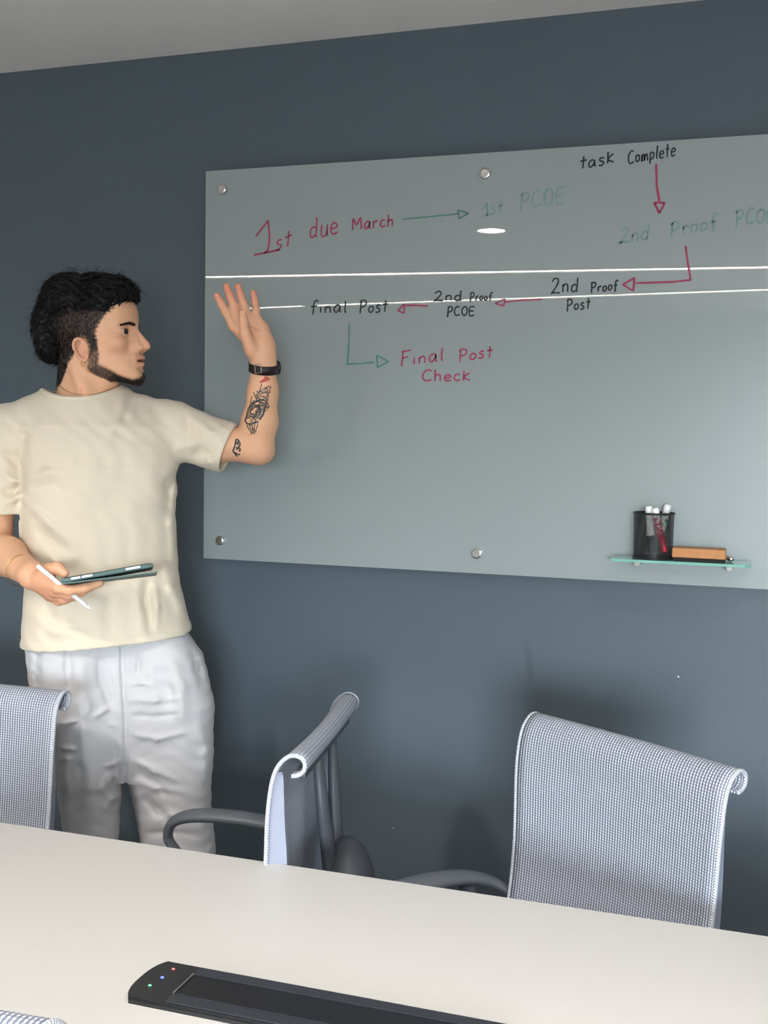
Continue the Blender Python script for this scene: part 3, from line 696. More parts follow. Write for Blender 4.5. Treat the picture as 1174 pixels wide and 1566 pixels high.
# ears
for s in (-1, 1):
    yo = s*.0755; L = 20; EF, EU = .009, -.0375
    ring = []
    for k in range(L+1):
        a = 2*PI*k/L; ring.append((EF+.0135*math.cos(a)*(1 if math.sin(a) > 0 else .78)-.004*math.sin(a), yo+s*(.001-.0050*math.cos(a)), EU+.0225*math.sin(a)-.002*math.cos(a)))
    S.u(he((EF+.001, s*.070, EU), (.014, .0075, .020)), .004)
    for a, b in zip(ring[:-1], ring[1:]): S.u(hc(a, b, .0029, .0029), .002)
    S.u(hc((EF+.001, yo-s*.001, EU+.013), (EF-.004, yo-s*.001, EU-.004), .0024, .0022), .003)
    S.u(he((EF+.004, s*.0745, EU-.0215), (.0062, .0038, .0070)), .004)
    S.s(he((EF+.004, s*.0785, EU-.003), (.0060, .0050, .0095)), .003)
    S.u(he((EF+.0125, s*.0735, EU-.005), (.0030, .0038, .0052)), .002)
# neck
S.u(rc(p(131, 632, .01), H(-.016, 0, -.045), .064, .054), .02)
S.u(rc(p(140, 612, -.02), H(.018, 0, -.065), .045, .040), .02)
S.u(rc(p(130, 600, -.06), H(-.02, -.055, -.055), .012, .012), .02)
S.u(rc(p(118, 645, .03), p(45, 668, .02), .042, .042), .03); S.u(rc(p(150, 645, .03), p(240, 662, .02), .042, .042), .03)
def row(py, xl, xr, cy, b, dep=0): a, c = p(xl, py, dep), p(xr, py, dep); return (a[2]*.5+c[2]*.5, (a[0]+c[0])/2, cy, (c[0]-a[0])/2, b)
# torso under the shirt
S.u(stack([row(650, 50, 238, .02, .07), row(700, 54, 250, .01, .088), row(760, 54, 246, .0, .095), row(840, 56, 246, .0, .090), row(900, 58, 248, .0, .088), row(960, 60, 256, .015, .085), row(1010, 64, 262, .02, .078), row(1060, 80, 262, .025, .070)]), .03)
# legs under the trousers, feet in the shoes
for s, xs_ in ((-1, (112, 138, 143, 143)), (1, (232, 264, 272, 272))):
    a, b, c, d_ = p(xs_[0], 1040, .01), p(xs_[1], 1290, 0), p(xs_[2], 1480, .02), p(xs_[3], 1600, .03)
    kx, fx = a[0]*.35+b[0]*.65, b[0]
    S.u(rc((a[0], .02, .90), (fx, .01, .50), .068, .048), .02); S.u(rc((fx, 0, .50), (fx, .03, .10), .052, .034), .02); S.u(rc((fx, .03, .09), (fx+s*.02, -.10, .045), .032, .026), .02)
# raised arm (his left)
SH, EL, FM, FW2, WR = p(255, 662, 0), p(391, 683, -.05), p(397, 645, -.065), p(402, 600, -.085), p(403, 558, -.10)
S.u(rc(SH, p(330, 677, -.03), .050, .040), .03); S.u(rc(p(330, 677, -.03), EL, .040, .036), .02)
S.u(ell(p(401, 693, -.045), (.022, .026, .020)), .02)
S.u(rc(EL, FM, .034, .0385), .02); S.u(rc(FM, FW2, .0385, .0315), .015); S.u(rc(FW2, WR, .0315, .0265), .015); S.u(rc(WR, p(402, 545, -.105), .0265, .027), .01)
# raised hand, palm to the camera
hd = -.105
S.u(rc(p(401, 543, hd), p(399, 528, hd), .025, .027), .012)
palm = [((398, 533), (357, 497), .020, .0125), ((400, 532), (368, 491), .020, .0125), ((402, 530), (381, 486), .020, .0125), ((405, 528), (393, 490), .019, .0120)]
for a, b, r1, r2 in palm: S.u(rc(p(*a, hd), p(*b, hd), r1, r2), .010)
S.u(rc(p(406, 533, hd-.008), p(402, 502, hd-.004), .017, .012), .012)        # heel on the little finger side
S.u(rc(p(386, 536, hd-.012), p(376, 512, hd-.018), .017, .012), .012)        # ball of the thumb
fing = [[(357, 499, 0), (345.5, 478, -.004), (338, 464, -.010), (331.5, 452, -.014)], [(366, 493, 0), (358, 470, -.006), (351.5, 453, -.012), (346, 438, -.020)],
        [(378, 487, 0), (373, 467, -.006), (368, 452, -.013), (364, 438, -.022)], [(393, 491, 0), (391.5, 474, -.004), (389.5, 460, -.008), (387, 447, -.014)]]
rad = [(.0098, .0090, .0082, .0070), (.0100, .0094, .0086, .0074), (.0100, .0092, .0084, .0072), (.0090, .0080, .0073, .0062)]
for j in range(4):
    for i in range(3): S.u(rc(p(*fing[j][i][:2], hd+fing[j][i][2]), p(*fing[j][i+1][:2], hd+fing[j][i+1][2]), rad[j][i], rad[j][i+1]), .0035)
TB = [p(383, 531, hd-.020), p(375, 511, hd-.030), p(372.5, 494, hd-.036), p(371, 480, hd-.038)]
for i, (r1, r2) in enumerate(((.0145, .0115), (.0112, .0100), (.0100, .0082))): S.u(rc(TB[i], TB[i+1], r1, r2), .006)
# lowered arm (his right) and the hand under the tablet
S2, E2, W2_ = p(0, 668, 0), p(-14, 833, .005), p(50, 880, -.215)
S.u(rc(S2, p(-6, 740, .0), .050, .044), .03); S.u(rc(p(-6, 740, 0), E2, .044, .042), .02)
S.u(rc(E2, E2*.6+W2_*.4, .043, .038), .02); S.u(rc(E2*.6+W2_*.4, W2_, .038, .0250), .02)
S.u(rc(W2_, p(72, 893, -.245), .0255, .021), .015)
for a, b, r1, r2 in (((66, 884, -.250), (88, 898, -.285), .018, .0125), ((66, 890, -.240), (84, 903, -.270), .018, .0125), ((66, 893, -.230), (80, 908, -.255), .017, .012), ((64, 895, -.220), (76, 911, -.238), .015, .011)):
    S.u(rc(p(*a), p(*b), r1, r2), .010)
hand2 = [([(88, 899, -.292), (106, 903, -.298), (130, 899, -.290), (153, 892, -.280)], (.0105, .0095, .0088, .0075)),
         ([(84, 905, -.272), (104, 910, -.274), (124, 905, -.268), (139, 898, -.262)], (.0105, .0095, .0088, .0075)),
         ([(80, 910, -.255), (97, 917, -.256), (113, 912, -.250), (123, 904, -.245)], (.010, .0092, .0085, .0072)),
         ([(76, 912, -.238), (90, 920, -.238), (103, 916, -.232), (110, 909, -.228)], (.009, .0082, .0076, .0066)),
         ([(62, 884, -.245), (75, 872, -.268), (88, 868, -.282), (99, 877, -.288)], (.016, .0135, .0115, .0085))]
for pts_, rr in hand2:
    for i in range(3): S.u(rc(p(*pts_[i]), p(*pts_[i+1]), rr[i], rr[i+1]), .005)
me, V = polygonise('body', S.ev, (-.36, -.40, .0), (.46, .22, 1.80), .0024)
body = link('body', me, M['skin'], man)
body['label'] = 'tanned skin of head, neck, arms and hands'
# --- natural colouring of the skin
def l3(r, g, b): return np.array(lin(r, g, b)[:3])
colr = np.tile(l3(226, 175, 140), (len(V), 1)); Q = ((V-HC)@HR.T)/HS; head = np.linalg.norm(Q-[0, 0, -.01], axis=1) < .17
def mixc(mask, c): 
    mask = np.clip(mask, 0, 1)[:, None]; colr[:] = colr*(1-mask)+np.asarray(c)*mask
def sstep(a, b, x): t = np.clip((x-a)/(b-a), 0, 1); return t*t*(3-2*t)
def nz(P, s, ph=0): return (np.sin(P[:, 0]*s+ph)*np.sin(P[:, 1]*s*1.3+ph*2)+np.sin(P[:, 2]*s*.9+P[:, 0]*s*.5+ph))*.5
f_, l_, u_ = Q[:, 0], np.abs(Q[:, 1]), Q[:, 2]
mixc(head*np.exp(-((f_-.075)**2+(l_-.045)**2+(u_+.030)**2)/.0005)*.30, l3(205, 128, 108))      # cheeks
mixc(head*np.exp(-((f_-.122)**2+l_**2+(u_+.030)**2)/.00025)*.35, l3(205, 125, 108))            # nose
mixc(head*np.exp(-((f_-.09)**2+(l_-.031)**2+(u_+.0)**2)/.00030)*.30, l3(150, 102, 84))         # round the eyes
mixc(head*(l_ > .071)*.35*(np.abs(f_-.009) < .018), l3(212, 132, 114))                            # ears
mixc(head*np.exp(-((f_-.094)**2/.00012))*np.exp(-((l_-.034)/.014)**4)*np.exp(-((u_-.0042)/.0016)**2)*.85, l3(45, 30, 26))
lip = head*np.exp(-(((u_+.060)/.0075)**4))*sstep(.023, .019, l_)*sstep(.092, .099, f_); mixc(lip*.65, l3(178, 98, 90))
mixc(head*np.exp(-((u_+.0605)/.0018)**2)*(l_ < .018)*(f_ > .085)*(f_ < .1045), l3(60, 25, 25))
# beard along the jaw, chin and moustache shadow
A3 = np.stack([f_, l_, u_], 1); bd = np.full(len(V), 1.0)
for a_, b_, ra_, rb_ in (((.034, .066, -.020), (.031, .064, -.045), .005, .008), ((.031, .064, -.045), (.024, .056, -.070), .009, .012), ((.022, .056, -.070), (.058, .036, -.088), .013, .013), ((.058, .036, -.090), (.094, .012, -.099), .013, .012), ((.094, .012, -.098), (.107, .0, -.092), .012, .008)):
    d_, t_ = seg(A3, a_, b_); bd = np.minimum(bd, d_-(ra_+(rb_-ra_)*t_))
beard = head*sstep(.005, -.003, bd)
mixc(beard*np.clip(.80+.3*nz(V, 900), 0, 1)*.78, l3(50, 37, 31))
mou = head*np.exp(-((u_+.0475)/.0050)**2)*sstep(.024, .016, l_)*(f_ > .098); mixc(mou*.42, l3(92, 66, 56))
# cropped sides, dark scalp
Fu = np.interp(u_, [-.03, 0, .015, .04, .06, .10], [.037, .038, .046, .064, .076, .088]); Lf = np.interp(f_, [-.075, -.050, -.030, -.012, -.004, .018, .027], [-.115, -.100, -.066, -.050, -.014, -.012, -.040])
wob = .0015*np.sin(V[:, 2]*700)+.0015*np.sin(V[:, 0]*900+V[:, 2]*400)
scalp = head*sstep(.004, -.004, f_-Fu+wob)*sstep(-.005, .006, u_-Lf+wob)*(1-(l_ > .0735)*(u_ < -.008)*(f_ > -.009)*(f_ < .026)); mixc(scalp*.95, l3(30, 24, 23))
# palms, finger tips
for F4 in fing:
    tip = p(*F4[3][:2], hd+F4[3][2]); mixc(np.exp(-((V-tip)**2).sum(1)/.0005)*.45, l3(214, 116, 102))
for c_ in (p(372, 476, hd-.036),): mixc((np.linalg.norm(V-c_, axis=1) < .0075)*.5, l3(232, 190, 172))
pc = p(385, 505, hd); mixc(np.exp(-((V-pc)**2).sum(1)/.0035)*.35, l3(214, 150, 122))
for l_a, l_b in (((384, 506), (402, 523)), ((378, 497), (395, 505)), ((379, 512), (383, 530))):       # palm creases
    d_, _ = seg(V, p(*l_a, hd-.014), p(*l_b, hd-.020)); mixc(np.exp(-(d_/.0022)**2)*.45*(V[:, 1] < hd), l3(150, 92, 72))
mixc(np.exp(-((V-p(80, 905, -.26))**2).sum(1)/.004)*.4, l3(196, 118, 94))
ca = me.color_attributes.new('Col', 'FLOAT_COLOR', 'POINT'); ca.data.foreach_set('color', np.concatenate([colr, np.ones((len(V), 1))], 1).astype(np.float32).ravel())
tree = BVHTree.FromPolygons([tuple(v) for v in V], [tuple(f.vertices) for f in me.polygons])
camL = np.array([(CAM-BASE)@LX, (CAM-BASE)@LY, CAM[2]])
def hit(px, py, tr=None):
    d = ray(px, py); dl = Vector((d@LX, d@LY, d[2])).normalized(); r = (tr or tree).ray_cast(Vector(camL), dl); return (r[0], r[1]) if r[0] is not None else None
# --- eyes
for s in (-1, 1):
    c = H(.0805, s*.032, -.001); bm = bmesh.new(); bmesh.ops.create_uvsphere(bm, u_segments=24, v_segments=16, radius=.0128*HS)
    for v in bm.verts: v.co += Vector(c)
    eye = from_bm('eyeball', bm, M['eye_white'], man, True)
    look = Vector(hf*.97-hl*.28+hu*-.04).normalized(); bm = bmesh.new(); Mr = Vector((0, 0, 1)).rotation_difference(look).to_matrix()
    lathe(bm, [(0, .0137*HS), (.0035, .0136*HS), (.0066, .0119*HS), (.0070, .0104*HS)], c, Mr, 20); from_bm('iris', bm, M['iris'], eye, True)
# --- hair: cropped mass on top, fringe and longer back, with separate locks
Hh = Solid()
Hh.u(he((.002, 0, .048), (.093, .073, .076)), .01)
Hh.u(he((.046, 0, .086), (.055, .050, .032)), .015)
Hh.u(he((.078, -.010, .078), (.028, .040, .022)), .012)
Hh.u(he((-.040, 0, .075), (.060, .062, .052)), .02)
Hh.u(he((-.084, .0, .018), (.035, .055, .054)), .02)
Hh.u(he((-.082, .0, -.026), (.027, .046, .030)), .02)
Hh.s(he((.020, -.060, -.030), (.080, .050, .076)), .006); Hh.s(he((.020, .060, -.030), (.080, .050, .076)), .006)
Hh.s(he((.108, 0, .012), (.060, .09, .060)), .006)
def hairf(P, c, br):
    d = Hh.ev(P, c, br); q = ((P-HC)@HR.T)/HS
    return d-.0022*np.sin(q[:, 1]*420+8*np.sin(q[:, 0]*40)+q[:, 2]*160)*1-.0018*np.sin(q[:, 0]*230+q[:, 2]*310)
mh, VH = polygonise('hair', hairf, HC-[.19, .19, .17], HC+[.19, .19, .20], .0026)
hair = link('hair', mh, M['hair'], man)
htree = BVHTree.FromPolygons([tuple(v) for v in VH], [tuple(f.vertices) for f in mh.polygons])
bm = bmesh.new(); rr = random.Random(3)
Nn = np.empty(len(VH)*3, np.float32); mh.vertices.foreach_get('normal', Nn); Nn = Nn.reshape(-1, 3)
sel = rng.choice(len(VH), 2600, replace=False)
for k, i in enumerate(sel):
    v = VH[i]; q = HR@(v-HC)/HS; n = Nn[i]
    if q[2] < -.055: continue
    # combed from the crown: forward over the brow, backwards and down behind
    fl = np.array([1.0, -.15, .15]) if q[0] > -.01 else np.array([-.8, .1*np.sign(q[1]), -.55+.5*(q[2] > .08)])
    if q[0] > .06: fl = np.array([.75, -.45, -.35])
    fl = fl+.35*np.sin(v*60+3)+rng.normal(0, .12, 3); d = HR.T@fl; d = d-n*(d@n); d /= np.linalg.norm(d)+1e-9
    big = k < 700; L = (.026+.026*rr.random()) if big else (.014+.024*rr.random()); r0 = (.0022+.0014*rr.random()) if big else .0006
    lift = .0006 if big else .0016; pts_ = []
    wv = rng.normal(0, 1, 3)*.25; wl = 4.0 if (k % 6 == 0 and (q[0] < -.02 or q[2] > .09)) else 1.0
    for t in (0, .3, .6, .85, 1):
        pos = v-n*.003+d*L*t+n*(lift+.004*rr.random()*(not big))*4*t*(1-t*.75)+wv*.006*t*t
        if t > 0:
            nr = htree.find_nearest(Vector(pos))
            if nr[0] is not None: pos = np.array(nr[0])+np.array(nr[1])*((.0012 if big else .0026+.002*rr.random())+(.0040*t*t*wl if not big else .0006+.004*t*t*(k % 9 == 0)))
        pts_.append(pos)
    tube(bm, pts_, [r0*.7, r0, r0*.95, r0*.7, r0*.3], 5 if big else 3, True, .6)
locks = from_bm('hair_locks', bm, M['hair'], man, True); locks['kind'] = 'stuff'
# --- beard stubble and brows as short hairs
bm = bmesh.new(); NB = np.empty(len(V)*3, np.float32); me.vertices.foreach_get('normal', NB); NB = NB.reshape(-1, 3)
cand = np.where(beard > .55)[0]; cand = rng.choice(cand, min(3600, len(cand)), replace=False)
for i in cand:
    n = NB[i]; q = Q[i]; d = HR.T@np.array([.35, 0, -1.]); d = d-n*(d@n)*.7; d /= np.linalg.norm(d)+1e-9; L = (.004+.004*rr.random())*(1 if q[0] > .06 else .6)
    v = V[i]; tube(bm, [v-n*.0006, v+n*.0016+d*L*.5, v+n*.002+d*L], [.00045, .0004, .0001], 3)
cs = np.where((scalp > .6) & (l_ > .03) & (u_ < .07))[0]; cs = rng.choice(cs, min(3000, len(cs)), replace=False)
bo = from_bm('beard', bm, M['beard'], man); bo['kind'] = 'stuff'; bo['label'] = 'short dark beard along the jaw'
bm = bmesh.new()
for i in cs:
    n = NB[i]; q = Q[i]; d = HR.T@np.array([-.35, 0, -.9]); d = d-n*(d@n)*.8; d /= np.linalg.norm(d)+1e-9; L = .005+.004*rr.random()
    v = V[i]; tube(bm, [v-n*.0006, v+n*.0014+d*L*.5, v+n*.0018+d*L], [.0005, .0005, .0002], 3)
cr_ = from_bm('cropped_side_hair', bm, M['hair'], man); cr_['kind'] = 'stuff'
for s in (-1, 1):
    bm = bmesh.new()
    for k in range(420):
        t = rr.random(); q = (.099-.030*t**1.6, s*(.009+.042*t), .0135+.0030*math.sin(PI*min(1, t*1.05))-.0025*t*t+rng.normal(0, .0019)*(1-.65*t))
        o_ = H(.14-.02*t, q[1], q[2]); dd = (H(.05, q[1]*.8, q[2])-o_); r_ = tree.ray_cast(Vector(o_), Vector(dd).normalized())
        if r_[0] is None: continue
        v = np.array(r_[0]); n = np.array(r_[1]); d = HR.T@np.array([-.35, s*.9, .12]); L = .006
        tube(bm, [v-n*.0004, v+n*.0010+d*L*.5, v+n*.0008+d*L], [.0006, .0005, .00015], 3)
    from_bm('eyebrow', bm, M['beard'], man)
# --- earring, necklace, bracelet, watch
def loop(c, a, b, r, n=28, seg_=8, a0=0, a1=2*PI):
    bm = bmesh.new(); c, a, b = Vector(c), Vector(a), Vector(b); full = abs(a1-a0-2*PI) < 1e-6
    tube(bm, [c+a*math.cos(a0+(a1-a0)*k/n)+b*math.sin(a0+(a1-a0)*k/n) for k in range(n+1)], r, seg_, not full); return bm
ec = H(.013, -.0785, -.0670); from_bm('earring', loop(ec, hf*.0045, hu*.0055, .0008), M['gold'], man, True)
nc = p(128, 597, -.0); 
bm = bmesh.new(); pts_ = []
for k in range(33):
    a = PI+PI*k/32; g = Vector((nc[0]+.105*math.cos(a), .02+.12*math.sin(a), nc[2]-.012+.030*math.cos(a)**2)); o_ = Vector((nc[0], .02, g.z)); dd = (g-o_).normalized()
    r_ = tree.ray_cast(o_+dd*.25, -dd); pts_.append((r_[0] if r_[0] is not None else g)+dd*.0012)
tube(bm, pts_, .0007, 6); from_bm('necklace', bm, M['gold'], man, True)
def cuff(c, ax, r, half, th, n=28):
    """band round a limb"""
    c, ax = Vector(c), Vector(ax).normalized(); a = ax.orthogonal().normalized(); b = ax.cross(a); bm = bmesh.new(); R4 = []
    for k in range(n):
        d = a*math.cos(2*PI*k/n)+b*math.sin(2*PI*k/n); h_ = tree.ray_cast(c+d*.09, -d); rr_ = (h_[0]-c).dot(d) if h_[0] is not None and (h_[0]-c).length < .06 else r
        R4.append([bm.verts.new(c+d*(rr_+o)+ax*z) for o, z in ((.0003, -half), (th, -half*.92), (th, half*.92), (.0003, half))])
    for k in range(n):
        q, q2 = R4[k], R4[(k+1) % n]
        for j in range(4): bm.faces.new((q[j], q2[j], q2[(j+1) % 4], q[(j+1) % 4]))
    bmesh.ops.recalc_face_normals(bm, faces=bm.faces); return bm
wc = p(403, 562.5, -.098); wax = np.array([.03, .25, 1.0]); wax = p(403, 556, -.10)-p(402, 572, -.093)
wt = from_bm('wristwatch', cuff(wc, wax, .028, .0098, .0030), M['watch'], man, True); wt['label'] = 'dark brown strap watch on the raised wrist'
axn = Vector(wax).normalized(); side = Vector((1, .25, 0)); side = (side-axn*side.dot(axn)).normalized()
bm = bmesh.new(); Mr = Vector((0, 0, 1)).rotation_difference(side).to_matrix(); lathe(bm, [(.014, 0), (.0155, .003), (.0150, .007), (.012, .0085), (0, .0085)], Vector(wc)+side*.027, Mr, 24); from_bm('watch_case', bm, M['black_plastic'], wt, True)
bm = bmesh.new()
for (a, b) in (((391, 557), (392, 570)), ((392, 570), (400, 569)), ((400, 569), (399, 556)), ((399, 556), (391, 557))):
    h1, h2 = hit(*a), hit(*b)
    if h1 and h2: tube(bm, [h1[0]+h1[1]*.0040, h2[0]+h2[1]*.0040], .0007, 6)
from_bm('buckle', bm, M['steel'], wt)
bw = p(33, 872, -.17); bx = W2_-E2; from_bm('bracelet', loop(bw, Vector(bx).normalized().orthogonal().normalized()*.0325, Vector(bx).normalized().cross(Vector(bx).normalized().orthogonal().normalized())*.0325, .0008), M['gold'], man, True)
# --- tattoos, inked onto the skin
def ink(lines, m, r=.0011, name='tattoo'):
    bm = bmesh.new()
    for l in lines:
        prev = None
        for i in range(len(l)-1):
            for k in range(4):
                t = k/4; h_ = hit(l[i][0]*(1-t)+l[i+1][0]*t, l[i][1]*(1-t)+l[i+1][1]*t)
                if h_ is None: prev = None; continue
                a, n = h_; cur = a+n*.0003
                if prev and (cur-prev[0]).length > 1e-5 and (cur-prev[0]).length < .02:
                    t_ = (cur-prev[0]).normalized(); sd = t_.cross(n).normalized()*r
                    c4 = [bm.verts.new(q) for q in (prev[0]+sd, prev[0]-sd, cur-sd, cur+sd)]; bm.faces.new(c4)
                prev = (cur, n)
    return from_bm(name, bm, m, man)
def z2(x, y): return (280+x/4.745, 410+y/4.745)
tz = [[(570, 840), (550, 905), (575, 880), (610, 862), (635, 860), (625, 900), (600, 935), (560, 930), (550, 905)], [(590, 890), (600, 870), (615, 880), (600, 910), (590, 890)],
      [(510, 900), (530, 950), (550, 935), (520, 905)], [(500, 930), (480, 1010), (520, 980), (540, 940)], [(600, 950), (625, 1010), (610, 1020), (590, 975)],
      [(470, 1020), (510, 970), (560, 950), (600, 960), (590, 1010), (575, 1060), (540, 1110)], [(470, 1020), (455, 1080), (445, 1110), (470, 1130), (510, 1120), (540, 1110)],
      [(480, 1040), (500, 1010), (530, 1000), (545, 1030), (520, 1060), (490, 1060), (480, 1040)], [(500, 1090), (520, 1070), (550, 1060), (560, 1020), (545, 990)],
      [(455, 1120), (470, 1160), (500, 1200), (530, 1170), (545, 1120)], [(480, 1130), (495, 1195)], [(500, 1130), (505, 1200)], [(520, 1130), (512, 1195)], [(465, 1140), (485, 1185)],
      [(490, 980), (540, 960), (580, 980)], [(500, 1000), (560, 990), (585, 1000)], [(520, 1040), (570, 1040)], [(460, 1090), (500, 1075), (540, 1085)], [(560, 965), (545, 1010), (575, 1045)], [(535, 915), (560, 960), (600, 945)], [(470, 1060), (520, 1100), (560, 1075)]]
ink([[z2(*q) for q in l] for l in tz], M['tattoo'], .0010)['label'] = 'grey line tattoo of a figure on the forearm'
M['tattoo_grey'] = mat('faded_tattoo_ink', lin(128, 108, 94), .6, noise=.25, nscale=300)
trr = random.Random(5); hatch = []
for k in range(70):
    y_ = trr.uniform(890, 1185); cx_ = np.interp(y_, [890, 1000, 1100, 1185], [575, 545, 505, 498]); wv_ = np.interp(y_, [890, 1000, 1080, 1185], [45, 60, 50, 22]); x_ = cx_+trr.uniform(-1, 1)*wv_; a_ = trr.choice((-.9, .7, 1.3, 2.2))+trr.uniform(-.3, .3); L_ = trr.uniform(12, 40)
    hatch.append([z2(x_, y_), z2(x_+L_*.5*math.cos(a_)+3, y_+L_*.5*math.sin(a_)), z2(x_+L_*math.cos(a_), y_+L_*math.sin(a_))])
ink(hatch[:34], M['tattoo_grey'], .0022); ink(hatch[34:], M['tattoo'], .0008)
ink([[z2(x+6, y+4) for x, y in l] for l in tz[5:9]+tz[14:17]], M['tattoo'], .0017)
ink([[z2(*q) for q in l] for l in ([(385, 1240), (375, 1290), (360, 1330), (395, 1350), (420, 1355)], [(400, 1250), (415, 1280), (395, 1310), (380, 1320)], [(375, 1260), (410, 1290)], [(365, 1330), (400, 1380)], [(385, 1300), (415, 1310), (405, 1340)], [(390, 1240), (405, 1255), (385, 1275)])], M['tattoo'], .0019)['label'] = 'black tattoo above the elbow'
ink([[z2(*q) for q in l] for l in ([(600, 785), (590, 805), (555, 830), (600, 818), (640, 795)], [(575, 815), (632, 802)], [(585, 822), (605, 790), (620, 805)])], M['tattoo_red'], .0018)['label'] = 'small red tattoo below the watch'

# ------------------------------------------------------------------ clothes
def folds(lines, front=True):
    """lines: (pixel polyline, amplitude, width m); returns displacement function on the front"""
    segs = []
    for poly, amp, wdt in lines:
        for i in range(len(poly)-1): segs.append((p(*poly[i]), p(*poly[i+1]), amp, wdt, i == 0, i == len(poly)-2))
    def f(P):
        # project each point along the view line on to the figure plane
        t = (0-camL[1])/(P[:, 1]-camL[1]); X = camL[0]+(P[:, 0]-camL[0])*t; Z = camL[2]+(P[:, 2]-camL[2])*t
        out = np.zeros(len(P)); fr = 1/(1+np.exp((P[:, 1]-.01)/.012))
        for a, b, amp, wdt, s0, s1 in segs:
            ab = np.array([b[0]-a[0], b[2]-a[2]]); L2 = ab@ab; tt = ((X-a[0])*ab[0]+(Z-a[2])*ab[1])/L2; tc = np.clip(tt, 0, 1)
            d2 = (X-a[0]-tc*ab[0])**2+(Z-a[2]-tc*ab[1])**2
            e = 1.0
            if s0: e = e*(.12+.88*sstep(0, .45, tt))
            if s1: e = e*(.05+.95*sstep(1, .45, tt))
            out = out+1.25*amp*np.exp(-d2/(wdt*wdt))*e
        return np.clip(out, -.0065, .010)*fr
    return f
T = Solid()
T.u(stack([row(600, 78, 190, .015, .070), row(615, 62, 210, .013, .084), row(632, 40, 240, .010, .098), row(652, 26, 262, .005, .111), row(680, 22, 270, 0, .120), row(715, 30, 273, -.004, .129), row(760, 32, 268, -.006, .130), row(800, 31, 267, -.004, .126), row(860, 35, 271, -.002, .122), row(900, 37, 277, 0, .128), row(940, 35, 287, .002, .136), row(975, 31, 296, .005, .144), row(1030, 27, 304, .005, .150)], 2.35), .02)
T.u(rc(p(80, 630, .012), p(2, 664, .005), .050, .057), .035); T.u(rc(p(175, 628, .012), p(262, 656, .0), .048, .058), .035)
T.u(rc(p(130, 640, .02), p(130, 660, .02), .095, .10), .03)
T.u(rc(p(262, 657, 0), p(362, 690, -.042), .060, .0560), .02)
T.u(rc(p(0, 665, .0), p(-4, 800, 0), .060, .0590), .02)
slR = p(349, 686, -.036)-p(262, 657, 0); slR /= np.linalg.norm(slR); cufR = p(350, 687, -.036)
cufN = slR+np.array([.0, .0, .12]); cufN = np.array([.90, -.30, -.34]); cufN /= np.linalg.norm(cufN)
hemz = lambda P: np.interp(P[:, 0], [p(30, 988)[0], p(110, 996)[0], p(185, 987)[0], p(296, 958)[0]], [p(30, 988, 0)[2], p(110, 996, -.13)[2], p(185, 987, -.13)[2], p(296, 960, 0)[2]])
sleL = p(0, 787, -.05)[2]
fshirt = folds([
 ([(40, 735), (70, 722), (112, 726)], .005, .010), ([(42, 752), (80, 745), (110, 760)], -.004, .012), ([(44, 700), (42, 660), (62, 640)], .004, .014),
 ([(44, 770), (75, 800), (118, 836)], .0055, .011), ([(46, 800), (80, 830), (122, 852)], -.004, .011), ([(55, 830), (85, 858), (120, 866)], .004, .010),
 ([(40, 860), (60, 900), (100, 940)], .004, .014), ([(38, 930), (80, 965), (120, 975)], .003, .012), ([(190, 600), (178, 650), (150, 700)], .004, .014),
 ([(202, 598), (190, 640), (170, 670)], -.003, .008), ([(225, 880), (224, 920), (232, 975)], -.006, .009), ([(236, 890), (240, 930), (238, 970)], .005, .008), ([(210, 880), (212, 930), (222, 972)], .003, .010),
 ([(276, 715), (258, 740), (255, 800)], -.004, .012), ([(268, 730), (262, 800), (266, 870)], .003, .010), ([(170, 900), (165, 940), (180, 985)], -.0035, .014), ([(250, 860), (262, 900), (285, 950)], .004, .012),
 ([(282, 625), (290, 660), (285, 700)], -.003, .010), ([(300, 640), (322, 660), (345, 668)], .003, .010), ([(286, 700), (308, 690), (332, 697)], -.004, .011), ([(298, 714), (318, 706), (332, 710)], .003, .008), ([(262, 690), (290, 680), (320, 660)], .003, .012),
 ([(130, 790), (165, 770), (200, 790)], -.003, .03), ([(0, 690), (20, 700), (36, 730)], -.005, .010), ([(0, 720), (20, 735), (34, 738)], .005, .008), ([(0, 750), (18, 752), (36, 742)], -.005, .008), ([(2, 772), (20, 765), (36, 752)], .004, .008), ([(60, 640), (40, 665), (36, 720)], -.005, .010),
 ([(80, 975), (110, 955), (150, 965)], .003, .010), ([(50, 905), (75, 925), (90, 960)], -.003, .012), ([(150, 690), (190, 720), (200, 780)], -.0025, .03)])
ncc = p(126, 598, 0)
